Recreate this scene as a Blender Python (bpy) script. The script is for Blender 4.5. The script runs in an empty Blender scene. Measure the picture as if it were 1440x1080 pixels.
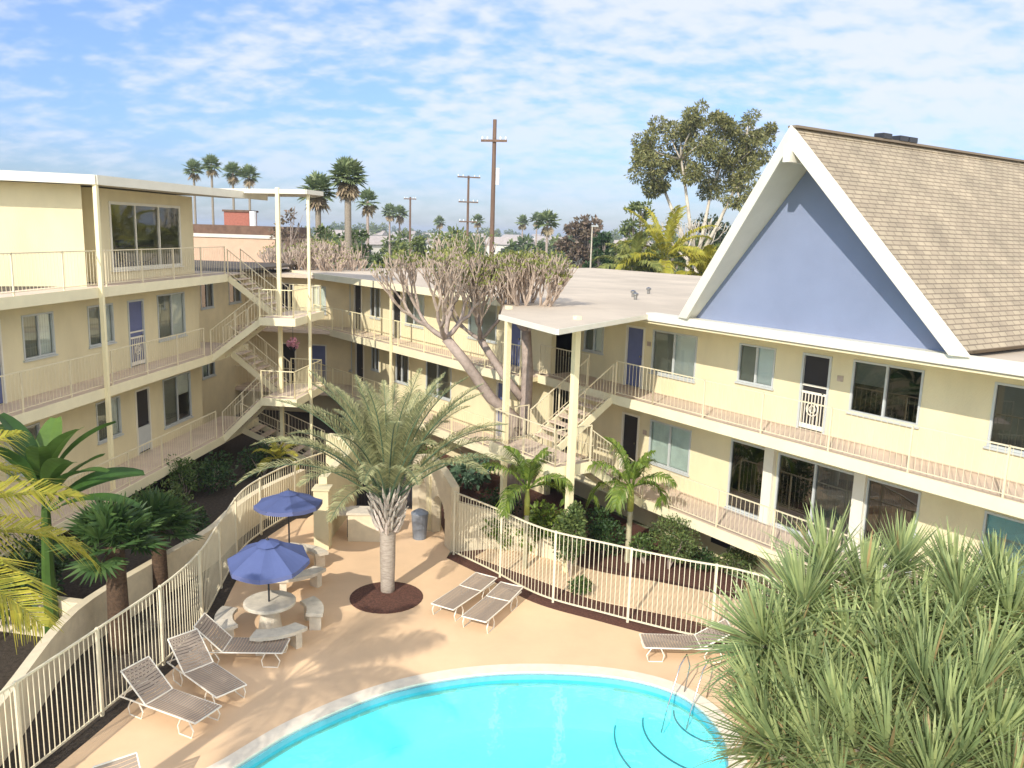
import bpy, math, random
from mathutils import Vector, Matrix
R = random.Random(7)
rad = math.radians
sc = bpy.context.scene
COL = sc.collection
# ------------------------------------------------------------------ camera
CAMH = 9.0; FPX = 1160.0; PITCH = rad(10.4); ROLL = rad(1.75)
cam = bpy.data.cameras.new('camera'); co = bpy.data.objects.new('camera', cam); COL.objects.link(co)
cam.sensor_fit = 'HORIZONTAL'; cam.sensor_width = 36; cam.lens = 36*FPX/1440; cam.clip_end = 20000; cam.clip_start = .1
co.matrix_world = Matrix.Translation((0, 0, CAMH)) @ Matrix.Rotation(math.pi/2-PITCH, 4, 'X') @ Matrix.Rotation(ROLL, 4, 'Z')
sc.camera = co
def ray(px, py):
    x = (px-720)/FPX; y = -(py-540)/FPX; c, s = math.cos(ROLL), math.sin(ROLL)
    xr = c*x-s*y; yr = s*x+c*y
    return (xr, math.cos(PITCH)+yr*math.sin(PITCH), -math.sin(PITCH)+yr*math.cos(PITCH))
def G(px, py, z=0.):           # point of the place at height z seen at a photo pixel
    d = ray(px, py); t = (z-CAMH)/d[2]; return Vector((d[0]*t, d[1]*t, z))
def FAR(px, py, D):            # point of the place at depth D
    d = ray(px, py); t = D/d[1]; return Vector((d[0]*t, D, CAMH+d[2]*t))
# ------------------------------------------------------------------ materials
def nt(name):
    m = bpy.data.materials.new(name); m.use_nodes = True; t = m.node_tree; t.nodes.clear()
    o = t.nodes.new('ShaderNodeOutputMaterial'); return m, t, o
def mat(name, col, rough=.7, var=.12, scale=3., bump=0., bscale=30., island=0., spec=.4, metal=0., trans=0., col2=None, detail=5, stretch=None):
    m, t, o = nt(name); N = t.nodes.new; L = t.links.new
    b = N('ShaderNodeBsdfPrincipled'); b.inputs['Roughness'].default_value = rough; b.inputs['Metallic'].default_value = metal
    b.inputs['Specular IOR Level'].default_value = spec
    tc = N('ShaderNodeTexCoord'); src = tc.outputs['Object']
    if stretch:
        mp = N('ShaderNodeMapping'); mp.inputs['Scale'].default_value = stretch; L(src, mp.inputs[0]); src = mp.outputs[0]
    n = N('ShaderNodeTexNoise'); n.inputs['Scale'].default_value = scale; n.inputs['Detail'].default_value = detail; n.inputs['Roughness'].default_value = .6
    L(src, n.inputs['Vector'])
    r = N('ShaderNodeValToRGB'); r.color_ramp.elements[0].position = .3; r.color_ramp.elements[1].position = .7
    c2 = col2 or tuple(c*(1-var) for c in col); c1 = col if col2 else tuple(min(1, c*(1+var*.5)) for c in col)
    r.color_ramp.elements[0].color = (*c2, 1); r.color_ramp.elements[1].color = (*c1, 1)
    L(n.outputs[0], r.inputs[0]); out = r.outputs[0]
    if island:
        g = N('ShaderNodeNewGeometry'); h = N('ShaderNodeHueSaturation'); mr = N('ShaderNodeMapRange')
        mr.inputs['To Min'].default_value = 1-island; mr.inputs['To Max'].default_value = 1+island
        L(g.outputs['Random Per Island'], mr.inputs[0]); L(mr.outputs[0], h.inputs['Value'])
        mh = N('ShaderNodeMapRange'); mh.inputs['To Min'].default_value = .5+island*.06; mh.inputs['To Max'].default_value = .5-island*.06
        L(g.outputs['Random Per Island'], mh.inputs[0]); L(mh.outputs[0], h.inputs['Hue'])
        L(out, h.inputs['Color']); out = h.outputs[0]
    L(out, b.inputs['Base Color'])
    if bump:
        n2 = N('ShaderNodeTexNoise'); n2.inputs['Scale'].default_value = bscale; n2.inputs['Detail'].default_value = 4; L(src, n2.inputs['Vector'])
        bp = N('ShaderNodeBump'); bp.inputs['Strength'].default_value = bump; bp.inputs['Distance'].default_value = .02
        L(n2.outputs[0], bp.inputs['Height']); L(bp.outputs[0], b.inputs['Normal'])
    if trans:
        tr = N('ShaderNodeBsdfTranslucent'); L(out, tr.inputs[0]); mx = N('ShaderNodeMixShader'); mx.inputs[0].default_value = trans
        L(b.outputs[0], mx.inputs[1]); L(tr.outputs[0], mx.inputs[2]); L(mx.outputs[0], o.inputs[0])
    else: L(b.outputs[0], o.inputs[0])
    return m
M_ = {}
def S(name, *a, **k): M_[name] = mat(name, *a, **k)
S('wall_yellow', (.72,.63,.40), .85, .09, 1.2, .3, 40, stretch=(1.2,1.2,.5), detail=8)
S('wall_stair', (.74,.62,.38), .85, .1, 1.3, .25, 60)
S('fascia', (.80,.72,.48), .6, .07, 2)
S('white_trim', (.74,.70,.58), .55, .06, 2)
S('walk', (.64,.51,.40), .85, .12, 1.5, .2, 60)
S('rail', (.72,.63,.43), .5, .05, 4)
S('pole', (.86,.76,.47), .5, .05, 4)
S('alu', (.50,.52,.50), .4, .05, 4, spec=.5)
S('blue_wall', (.215,.25,.355), .85, .06, 1.2, .2, 60)
S('blue_door', (.12,.14,.27), .55, .1, 3)
S('dark_door', (.02,.018,.02), .5, .1, 3)
S('screen', (.30,.26,.24), .6, .1, 30)
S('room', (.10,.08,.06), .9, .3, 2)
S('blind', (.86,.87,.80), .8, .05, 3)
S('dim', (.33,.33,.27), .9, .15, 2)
S('curtain', (.72,.74,.66), .9, .12, 3)
S('roof_flat', (.56,.47,.36), .9, .2, .35, .3, 80, detail=8)
S('roof_edge', (.62,.58,.48), .8, .1, .8)
S('deck', (.76,.525,.315), .8, .15, .42, .12, 90, detail=11)
S('path', (.74,.54,.34), .8, .14, .7, .12, 90, detail=9)
S('coping', (.80,.70,.55), .7, .12, 5, .2, 60)
S('mulch', (.13,.055,.035), .95, .6, 22, 1., 60, detail=8)
S('soil', (.06,.045,.032), .95, .6, 12, 1., 50, detail=8)
S('ground', (.20,.19,.12), .95, .3, .02, detail=8, col2=(.11,.13,.06))
S('road', (.20,.20,.19), .9, .15, .5)
S('plaster', (.62,.90,.92), .6, .04, 1)
S('tile_rim', (.16,.42,.48), .4, .1, 8)
S('tile', (.04,.18,.22), .3, .2, 20)
S('concrete', (.63,.56,.44), .85, .18, 6, .4, 40)
S('stone', (.70,.60,.42), .85, .12, 4, .3, 40)
S('umb', (.095,.125,.28), .75, .08, 3, trans=.15)
S('umb_edge', (.12,.14,.29), .75, .08, 3)
S('dark_metal', (.03,.03,.035), .4, .1, 3)
S('sling', (.33,.26,.20), .7, .12, 40)
S('frame_white', (.78,.72,.60), .45, .05, 4)
S('bark_palm', (.30,.25,.19), .9, .45, 9, .9, 25, stretch=(1,1,3))
S('bark_dark', (.10,.06,.035), .95, .5, 12, 1., 30, stretch=(1,1,2))
S('bark_grey', (.38,.30,.25), .9, .3, 6, .6, 25)
S('twig', (.47,.37,.29), .85, .3, 5)
S('bark_date', (.43,.36,.29), .9, .35, 7, .9, 22, stretch=(1,1,4))
S('boot', (.60,.52,.44), .85, .3, 9, .5, 30, island=.25)
S('kp_shaft', (.34,.36,.07), .6, .15, 3)
S('kp_trunk', (.42,.38,.24), .8, .2, 6, .4, 20)
def leafm(name, col, isl=.3, trans=.3, rough=.5, var=.3): S(name, col, rough, var, 2.5, island=isl, trans=trans, spec=.35)
leafm('lf_date', (.37,.37,.175), .35, .35)
leafm('lf_fan', (.07,.13,.035), .35, .25)
leafm('lf_fan2', (.11,.15,.10), .35, .25)
leafm('lf_yellow', (.46,.42,.055), .22, .4)
leafm('lf_banana', (.075,.15,.03), .3, .3, .4)
leafm('lf_king', (.17,.25,.04), .3, .35)
leafm('lf_yucca', (.38,.45,.19), .35, .4)
leafm('lf_yucca_old', (.36,.27,.12), .3, .2)
leafm('lf_shrub', (.05,.10,.03), .4, .25)
leafm('lf_shrub2', (.12,.17,.05), .4, .25)
leafm('lf_pale', (.11,.19,.11), .35, .25)
leafm('lf_sprout', (.27,.29,.08), .3, .35)
leafm('lf_euc', (.215,.215,.075), .4, .2)
leafm('lf_far', (.10,.14,.05), .4, .2)
leafm('lf_far2', (.16,.20,.06), .4, .2)
leafm('lf_brown', (.20,.15,.10), .4, .2)
leafm('lf_dead', (.36,.28,.17), .3, .2)
leafm('lf_farpalm', (.19,.24,.11), .35, .2)
leafm('lf_grass', (.10,.16,.04), .35, .25)
S('bark_white', (.55,.48,.38), .85, .3, 2)
S('wood_pole', (.17,.105,.07), .9, .25, 1.5, stretch=(4,4,.5))
S('insul', (.75,.76,.78), .3, .02, 3)
S('brick', (.36,.13,.09), .9, .25, 8)
S('tan_wall', (.58,.38,.26), .85, .08, 2)
S('brown_roof', (.15,.09,.06), .9, .3, 3)
S('house_a', (.62,.58,.50), .85, .1, 2)
S('house_b', (.50,.34,.24), .85, .1, 2)
S('house_roof', (.42,.36,.32), .9, .2, 1.5)
S('white', (.80,.80,.78), .6, .03, 2)
S('red', (.55,.07,.09), .7, .2, 20)
S('pink', (.68,.30,.34), .7, .2, 20)
S('bin', (.20,.22,.25), .5, .1, 4)
S('steel', (.45,.46,.46), .25, .05, 3, metal=1.)
# shingles
def shingle():
    m, t, o = nt('shingle'); N = t.nodes.new; L = t.links.new
    b = N('ShaderNodeBsdfPrincipled'); b.inputs['Roughness'].default_value = .92
    uv = N('ShaderNodeUVMap'); br = N('ShaderNodeTexBrick'); L(uv.outputs[0], br.inputs['Vector'])
    br.inputs['Scale'].default_value = 1; br.inputs['Brick Width'].default_value = .30; br.inputs['Row Height'].default_value = .125
    br.inputs['Mortar Size'].default_value = .014; br.inputs['Mortar Smooth'].default_value = .4; br.inputs['Bias'].default_value = 0
    br.inputs['Color1'].default_value = (.41,.345,.245,1); br.inputs['Color2'].default_value = (.345,.285,.205,1); br.inputs['Mortar'].default_value = (.22,.175,.125,1)
    n = N('ShaderNodeTexNoise'); n.inputs['Scale'].default_value = 1.2; n.inputs['Detail'].default_value = 8; L(uv.outputs[0], n.inputs['Vector'])
    mx = N('ShaderNodeMix'); mx.data_type = 'RGBA'; mx.blend_type = 'MULTIPLY'; mx.inputs[0].default_value = .6
    r = N('ShaderNodeValToRGB'); r.color_ramp.elements[0].position = .3; r.color_ramp.elements[0].color = (.6,.58,.55,1); r.color_ramp.elements[1].color = (1.15,1.1,1.05,1); r.color_ramp.elements[1].position = .7
    L(n.outputs[0], r.inputs[0]); L(br.outputs['Color'], mx.inputs[6]); L(r.outputs[0], mx.inputs[7]); L(mx.outputs[2], b.inputs['Base Color'])
    bp = N('ShaderNodeBump'); bp.inputs['Strength'].default_value = .8; bp.inputs['Distance'].default_value = .02; bp.invert = True
    L(br.outputs['Fac'], bp.inputs['Height']); L(bp.outputs[0], b.inputs['Normal']); L(b.outputs[0], o.inputs[0]); M_['shingle'] = m
shingle()
def glassm(name, tint, refl, rough=.02, bump=0., top=.9):
    m, t, o = nt(name); N = t.nodes.new; L = t.links.new
    tr = N('ShaderNodeBsdfTransparent'); tr.inputs[0].default_value = (*tint, 1)
    gl = N('ShaderNodeBsdfGlossy'); gl.inputs['Roughness'].default_value = rough; gl.inputs[0].default_value = (.9,.93,.95,1)
    lw = N('ShaderNodeLayerWeight'); lw.inputs[0].default_value = .35; mr = N('ShaderNodeMapRange'); mr.inputs['To Min'].default_value = refl; mr.inputs['To Max'].default_value = top
    L(lw.outputs['Fresnel'], mr.inputs[0])
    mx = N('ShaderNodeMixShader'); L(mr.outputs[0], mx.inputs[0]); L(tr.outputs[0], mx.inputs[1]); L(gl.outputs[0], mx.inputs[2]); L(mx.outputs[0], o.inputs[0])
    if bump:
        tc = N('ShaderNodeTexCoord'); n = N('ShaderNodeTexNoise'); n.inputs['Scale'].default_value = 2.2; n.inputs['Detail'].default_value = 3; L(tc.outputs['Object'], n.inputs[0])
        bp = N('ShaderNodeBump'); bp.inputs['Strength'].default_value = bump; bp.inputs['Distance'].default_value = .05; L(n.outputs[0], bp.inputs['Height'])
        L(bp.outputs[0], gl.inputs['Normal']); L(bp.outputs[0], lw.inputs['Normal'])
    M_[name] = m
glassm('glass', (.88,.92,.90), .08)
glassm('glass_teal', (.78,.86,.84), .04, top=.45)
glassm('glass_dark', (.30,.31,.30), .10)
glassm('water', (.47,.985,.995), .006, .04, .3, .14)
# ------------------------------------------------------------------ mesh helpers
class MB:
    def __init__(s): s.v = []; s.f = []; s.uv = None
    def box(s, x0, x1, y0, y1, z0, z1):
        b = len(s.v)
        for z in (z0, z1):
            s.v += [(x0,y0,z),(x1,y0,z),(x1,y1,z),(x0,y1,z)]
        s.f += [(b+3,b+2,b+1,b),(b+4,b+5,b+6,b+7),(b,b+1,b+5,b+4),(b+1,b+2,b+6,b+5),(b+2,b+3,b+7,b+6),(b+3,b,b+4,b+7)]
        return s
    def prism(s, poly, z0, z1):          # poly ccw list of (x,y)
        n = len(poly); b = len(s.v)
        s.v += [(p[0],p[1],z0) for p in poly]+[(p[0],p[1],z1) for p in poly]
        s.f.append(tuple(b+i for i in reversed(range(n)))); s.f.append(tuple(b+n+i for i in range(n)))
        for i in range(n):
            j = (i+1) % n; s.f.append((b+i,b+j,b+n+j,b+n+i))
        return s
    def bar(s, a, c, w, h=None):         # square bar between two points
        a = Vector(a); c = Vector(c); h = h or w; d = (c-a)
        if d.length < 1e-6: return s
        d.normalize(); up = Vector((0,0,1)) if abs(d.z) < .95 else Vector((1,0,0))
        x = d.cross(up).normalized()*(w/2); y = x.cross(d).normalized()*(h/2); b = len(s.v)
        for p in (a, c): s.v += [tuple(p-x-y), tuple(p+x-y), tuple(p+x+y), tuple(p-x+y)]
        s.f += [(b+3,b+2,b+1,b),(b+4,b+5,b+6,b+7),(b,b+1,b+5,b+4),(b+1,b+2,b+6,b+5),(b+2,b+3,b+7,b+6),(b+3,b,b+4,b+7)]
        return s
    def tube(s, pts, rs, n=6, cap=True):
        pts = [Vector(p) for p in pts]
        if not hasattr(rs, '__len__'): rs = [rs]*len(pts)
        b0 = len(s.v); prev = None
        for i, p in enumerate(pts):
            d = (pts[min(i+1,len(pts)-1)]-pts[max(i-1,0)])
            d = d.normalized() if d.length > 1e-9 else Vector((0,0,1))
            if prev is None:
                prev = d.cross(Vector((0,0,1)) if abs(d.z) < .9 else Vector((1,0,0))).normalized()
            x = (prev-d*prev.dot(d)); x = x.normalized() if x.length > 1e-6 else d.orthogonal().normalized(); prev = x; y = d.cross(x)
            for k in range(n):
                a = 2*math.pi*k/n; s.v.append(tuple(p+(x*math.cos(a)+y*math.sin(a))*rs[i]))
        for i in range(len(pts)-1):
            for k in range(n):
                k2 = (k+1) % n; a = b0+i*n; s.f.append((a+k,a+k2,a+n+k2,a+n+k))
        if cap:
            s.f.append(tuple(b0+k for k in reversed(range(n)))); s.f.append(tuple(b0+(len(pts)-1)*n+k for k in range(n)))
        return s
    def lathe(s, prof, n=24, c=(0,0)):
        b0 = len(s.v)
        for r, z in prof:
            for k in range(n):
                a = 2*math.pi*k/n; s.v.append((c[0]+r*math.cos(a), c[1]+r*math.sin(a), z))
        for i in range(len(prof)-1):
            for k in range(n):
                k2 = (k+1) % n; a = b0+i*n; s.f.append((a+k,a+k2,a+n+k2,a+n+k))
        s.f.append(tuple(b0+k for k in reversed(range(n)))); s.f.append(tuple(b0+(len(prof)-1)*n+k for k in range(n)))
        return s
    def strip(s, pts, ws, side, fold=0.):  # a leaf blade
        b = len(s.v); side = Vector(side).normalized(); n = len(pts)
        for i, p in enumerate(pts):
            w = ws[i]; p = Vector(p); s.v.append(tuple(p-side*w)); s.v.append(tuple(p+side*w))
        for i in range(n-1): s.f.append((b+2*i,b+2*i+1,b+2*i+3,b+2*i+2))
        return s
    def quad(s, a, b_, c, d):
        b = len(s.v); s.v += [tuple(a),tuple(b_),tuple(c),tuple(d)]; s.f.append((b,b+1,b+2,b+3)); return s
    def tri(s, a, b_, c):
        b = len(s.v); s.v += [tuple(a),tuple(b_),tuple(c)]; s.f.append((b,b+1,b+2)); return s
def props(o, label=None, cat=None, group=None, kind=None):
    if label: o['label'] = label
    if cat: o['category'] = cat
    if group: o['group'] = group
    if kind: o['kind'] = kind
    return o
def obj(name, mb, m, parent=None, smooth=False, label=None):
    me = bpy.data.meshes.new(name); me.from_pydata(mb.v, [], mb.f); me.update()
    me.materials.append(M_[m])
    if smooth: me.polygons.foreach_set('use_smooth', [True]*len(me.polygons))
    o = bpy.data.objects.new(name, me); COL.objects.link(o)
    if parent: o.parent = parent
    if label: o['label'] = label
    return o
def thing(name, label, cat, loc=(0,0,0), rz=0., group=None):
    o = bpy.data.objects.new(name, None); COL.objects.link(o); o.location = loc; o.rotation_euler = (0,0,rz); o.empty_display_size = .2
    return props(o, label, cat, group)
def struct(name, mb, m, smooth=False): return props(obj(name, mb, m, None, smooth), kind='structure')
KIDS = {}
def dup(root, loc, rz=None, label=None, scale=None):
    def cp(o, par):
        c = o.copy(); COL.objects.link(c)
        if par: c.parent = par
        for ch in o.children: cp(ch, c)
        return c
    r = cp(root, None); r.location = loc
    if rz is not None: r.rotation_euler = (0,0,rz)
    if label: r['label'] = label
    if scale: r.scale = (scale,)*3 if not hasattr(scale, '__len__') else scale
    return r
# ------------------------------------------------------------------ world and sun
SUN_AZ, SUN_EL = 205., 33.5
w = bpy.data.worlds.new('World'); sc.world = w; w.use_nodes = True; t = w.node_tree; t.nodes.clear(); N = t.nodes.new; L = t.links.new
out = N('ShaderNodeOutputWorld'); bg = N('ShaderNodeBackground'); sky = N('ShaderNodeTexSky'); sky.sky_type = 'NISHITA'; sky.sun_disc = False
sky.sun_elevation = rad(SUN_EL); sky.sun_rotation = rad(SUN_AZ); sky.air_density = 1.0; sky.dust_density = .2; sky.ozone_density = 2.; sky.altitude = 0
tc = N('ShaderNodeTexCoord'); sp = N('ShaderNodeSeparateXYZ'); L(tc.outputs['Generated'], sp.inputs[0])
def mth(op, a, b=None, c=None):
    n = N('ShaderNodeMath'); n.operation = op
    for i, v in enumerate((a, b, c)):
        if v is None: continue
        if isinstance(v, (int, float)): n.inputs[i].default_value = v
        else: L(v, n.inputs[i])
    return n.outputs[0]
zc = mth('ADD', mth('MAXIMUM', sp.outputs[2], 0.), .34)
cx = mth('DIVIDE', sp.outputs[0], zc); cy = mth('DIVIDE', sp.outputs[1], zc)
cb = N('ShaderNodeCombineXYZ'); L(cx, cb.inputs[0]); L(cy, cb.inputs[1])
def noise(scale, det, rough, dist=0., off=0.):
    mp = N('ShaderNodeMapping'); mp.inputs['Location'].default_value = (off, off*.7, 0); mp.inputs['Rotation'].default_value = (0,0,.5); mp.inputs['Scale'].default_value = (1.,1.35,1); L(cb.outputs[0], mp.inputs[0])
    n = N('ShaderNodeTexNoise'); n.inputs['Scale'].default_value = scale; n.inputs['Detail'].default_value = det; n.inputs['Roughness'].default_value = rough; n.inputs['Distortion'].default_value = dist
    L(mp.outputs[0], n.inputs[0]); return n.outputs[0]
big = noise(2.0, 3, .5, .2, 5.3); cel = noise(12.5, 3, .5, .1, 1.7)
# more cloud to the right of the view, blue gaps to the upper left
side = mth('MULTIPLY', mth('ARCTAN2', sp.outputs[0], sp.outputs[1]), .20)
v = mth('ADD', mth('ADD', mth('MULTIPLY', big, .85), mth('MULTIPLY', cel, 1.0)), side)
mr = N('ShaderNodeMapRange'); mr.interpolation_type = 'SMOOTHSTEP'; mr.inputs['From Min'].default_value = .66; mr.inputs['From Max'].default_value = 1.16; L(v, mr.inputs[0])
lowfade = N('ShaderNodeMapRange'); lowfade.inputs['From Min'].default_value = .0; lowfade.inputs['From Max'].default_value = .16; lowfade.inputs['To Min'].default_value = .35; L(sp.outputs[2], lowfade.inputs[0])
fac = mth('MULTIPLY', mth('MULTIPLY', mr.outputs[0], lowfade.outputs[0]), .86)
mx = N('ShaderNodeMix'); mx.data_type = 'RGBA'; L(fac, mx.inputs[0])
hs = N('ShaderNodeHueSaturation'); hs.inputs['Saturation'].default_value = .86; hs.inputs['Value'].default_value = 1.0; L(sky.outputs[0], hs.inputs['Color'])
hz = N('ShaderNodeValToRGB'); hz.color_ramp.elements[0].color = (.23,.265,.36,1); hz.color_ramp.elements[1].position = .42; hz.color_ramp.elements[1].color = (.60,.70,.86,1)
e2 = hz.color_ramp.elements.new(.10); e2.color = (.33,.41,.58,1)
L(sp.outputs[2], hz.inputs[0]); hm = N('ShaderNodeMix'); hm.data_type = 'RGBA'; hm.blend_type = 'MULTIPLY'; fr_ = N('ShaderNodeMapRange'); fr_.inputs['From Min'].default_value = -.25; fr_.inputs['From Max'].default_value = .35; L(sp.outputs[1], fr_.inputs[0]); L(fr_.outputs[0], hm.inputs[0]); L(hs.outputs[0], hm.inputs[6]); L(hz.outputs[0], hm.inputs[7])
L(hm.outputs[2], mx.inputs[6]); cm = N('ShaderNodeMix'); cm.data_type = 'RGBA'; L(fr_.outputs[0], cm.inputs[0]); cm.inputs[6].default_value = (7.2,7.2,7.4,1); cm.inputs[7].default_value = (3.4,3.55,3.95,1); L(cm.outputs[2], mx.inputs[7])
L(mx.outputs[2], bg.inputs[0]); bg.inputs[1].default_value = .15; L(bg.outputs[0], out.inputs[0])
sl = bpy.data.lights.new('sun', 'SUN'); sl.energy = 2.75; sl.angle = rad(.55); sl.color = (1., .94, .84); so = bpy.data.objects.new('sun', sl); COL.objects.link(so)
a = rad(SUN_AZ); e = rad(SUN_EL); sd = Vector((math.sin(a)*math.cos(e), math.cos(a)*math.cos(e), math.sin(e)))
so.rotation_euler = sd.to_track_quat('Z', 'Y').to_euler()
sc.view_settings.view_transform = 'Standard'; sc.view_settings.look = 'None'; sc.view_settings.gamma = 1; sc.view_settings.exposure = .84
sc.cycles.max_bounces = 6; sc.cycles.transparent_max_bounces = 12
# ------------------------------------------------------------------ terrain
def smooth_closed(pts, k=8):
    o = []; n = len(pts)
    for i in range(n):
        p = [Vector((*pts[(i+j-1) % n][:2], 0)) for j in range(4)]
        for s in range(k):
            u = s/k; q = .5*((2*p[1])+(p[2]-p[0])*u+(2*p[0]-5*p[1]+4*p[2]-p[3])*u*u+(3*p[1]-p[0]-3*p[2]+p[3])*u**3); o.append((q.x, q.y))
    return o
def smooth_open(pts, k=8):
    o = []; n = len(pts)
    for i in range(n-1):
        p = [Vector((*pts[min(max(i+j-1,0),n-1)][:2], 0)) for j in range(4)]
        for s in range(k):
            u = s/k; q = .5*((2*p[1])+(p[2]-p[0])*u+(2*p[0]-5*p[1]+4*p[2]-p[3])*u*u+(3*p[1]-p[0]-3*p[2]+p[3])*u**3); o.append((q.x, q.y))
    o.append(tuple(pts[-1][:2])); return o
POOL = smooth_closed([(-5.3,11.3),(-4.47,12.46),(-3.59,13.7),(-2.07,15.0),(-.11,15.72),(2.1,15.75),(3.5,15.15),(4.05,13.9),(3.8,12.4),(2.6,9.5),(-.5,7.6),(-4.2,8.0),(-5.6,9.6)], 10)
pc = Vector((-.6, 12.0))
def offs(poly, d):
    o = []; n = len(poly)
    for i in range(n):
        a = Vector(poly[i-1]); b = Vector(poly[(i+1) % n]); tdir = (b-a).normalized(); nn = Vector((tdir.y, -tdir.x)); p = Vector(poly[i])
        if (p+nn*.01-pc).length < (p-pc).length: nn = -nn
        o.append(tuple(p+nn*d))
    return o
def ring(mb, inner, outer, z0, z1):
    n = len(inner); b = len(mb.v)
    for p in inner: mb.v.append((*p, z1))
    for p in outer: mb.v.append((*p, z1))
    for p in inner: mb.v.append((*p, z0))
    for p in outer: mb.v.append((*p, z0))
    for i in range(n):
        j = (i+1) % n
        mb.f += [(b+i,b+j,b+n+j,b+n+i),(b+i,b+2*n+i,b+2*n+j,b+j),(b+n+i,b+n+j,b+3*n+j,b+3*n+i)]
COP = offs(POOL, .32)
def holed(name, outer, hole, z, m):       # sheet with a hole, triangulated
    import bmesh
    bm = bmesh.new(); es = []
    for poly in (outer, hole):
        vs = [bm.verts.new((p[0], p[1], z)) for p in poly]
        for i in range(len(vs)): es.append(bm.edges.new((vs[i], vs[(i+1) % len(vs)])))
    bmesh.ops.triangle_fill(bm, use_beauty=True, use_dissolve=False, edges=es)
    bmesh.ops.recalc_face_normals(bm, faces=bm.faces)
    me = bpy.data.meshes.new(name); bm.to_mesh(me); bm.free()
    if me.polygons and me.polygons[0].normal.z < 0: me.flip_normals()
    me.materials.append(M_[m]); o = bpy.data.objects.new(name, me); COL.objects.link(o); return props(o, kind='structure')
holed('ground', [(-4000,-200),(4000,-200),(4000,7000),(-4000,7000)], offs(POOL, .36), -.02, 'ground')
FL = smooth_open([(-8.9,6.5),(-8.3,9.5),(-7.75,12.0),(-7.3,14.2),(-6.97,16.0),(-6.92,17.6),(-7.15,19.5),(-7.4,22.0),(-7.1,23.8),(-6.6,25.2),(-5.9,26.6)], 8)
FR = smooth_open([(-1.5,22.05),(-.42,20.9),(.88,19.4),(2.4,18.5),(3.93,17.7),(5.1,17.2),(6.2,16.3),(7.0,14.8),(7.2,12.5)], 8)
# pool deck: fence line left, gate, fence line right, back to the camera side
def inset_left(x, y): return (x+.28, y)
deck_outer = [inset_left(*p) for p in FL[:-12]]+[(-6.3,24.6),(-5.6,26.8),(-2.6,26.8),(-1.6,22.3)]+[(p[0]-.18, p[1]-.28) for p in FR]+[(7.0,4.5),(-8.2,4.5)]
holed('pool_deck', deck_outer[::-1], offs(POOL, .30), .012, 'deck')
mb = MB(); ring(mb, POOL, COP, -.3, .035); struct('pool_coping', mb, 'coping')
mb = MB(); n = len(POOL); inn = offs(POOL, -.02)
mb.v = [(*p, .0) for p in POOL]+[(*p, -1.25) for p in POOL]; mb.f = [(i,(i+1) % n,n+(i+1) % n,n+i) for i in range(n)]+[tuple(range(n, 2*n))]
struct('pool_basin', mb, 'plaster')
mb = MB(); mb.v = [(*p, -.13) for p in POOL]; mb.f = [tuple(range(n))]; struct('pool_water', mb, 'water')
mb = MB()
ring(mb, offs(POOL, -.03), POOL, -.2, -.03)
struct('pool_tile_band', mb, 'tile_rim')
# the round steps in the corner of the pool, each with a dark tile nosing
sc0 = Vector((4.35, 14.9)); 
def arc(c, r, a0, a1, k=18): return [(c[0]+r*math.cos(rad(a0+(a1-a0)*i/k)), c[1]+r*math.sin(rad(a0+(a1-a0)*i/k))) for i in range(k+1)]
for r_, z_ in ((.95,-.35),(1.55,-.62),(2.1,-.9)):
    mb = MB(); pl = arc(sc0, r_, 150, 280)+[tuple(sc0)]
    pl = [p for p in pl]; mb.prism(pl, -1.24, z_); struct('pool_steps', mb, 'plaster')
    mb = MB(); mb.tube([(p[0], p[1], z_+.01) for p in arc(sc0, r_-.02, 166, 258)], .018, 6); struct('pool_steps_edge', mb, 'tile')
# mulch and soil beds
mb = MB(); mb.prism([(-15,4),(-8.6,4)]+[(p[0]+.42, p[1]) for p in FL[:-12]]+[(-6.3,24.6),(-5.6,30),(-8,42),(-15,42)], -.1, .0); struct('garden_bed_soil', mb, 'soil')
BR = [(p[0]-.22, p[1]-.34) for p in FR]
mb = MB(); mb.prism(([(-1.55,22.2)]+BR+[(9.5,9.5),(11,13),(6.5,21.5),(0,31),(-6,36),(-6,30),(-2.6,26.8)]), -.1, .004); struct('garden_bed_mulch', mb, 'mulch')
pth = smooth_open([(-.9,21.9),(.7,20.6),(2.2,19.4),(3.8,18.7),(5.2,18.0),(6.6,16.8),(7.6,15.4),(7.9,13)], 6)
pth2 = smooth_open([(9.4,13.2),(8.6,16.3),(7.2,18.4),(5.8,19.7),(4.2,20.5),(2.4,21.2),(.9,22.3),(-.3,23.0)], 6)
mb = MB(); mb.prism(pth+pth2, .0, .02); struct('garden_path', mb, 'path')
mb = MB(); mb.prism(arc((-2.95,19.15), .9, 0, 359, 32), 0., .03); struct('tree_ring_mulch', mb, 'mulch')
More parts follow.
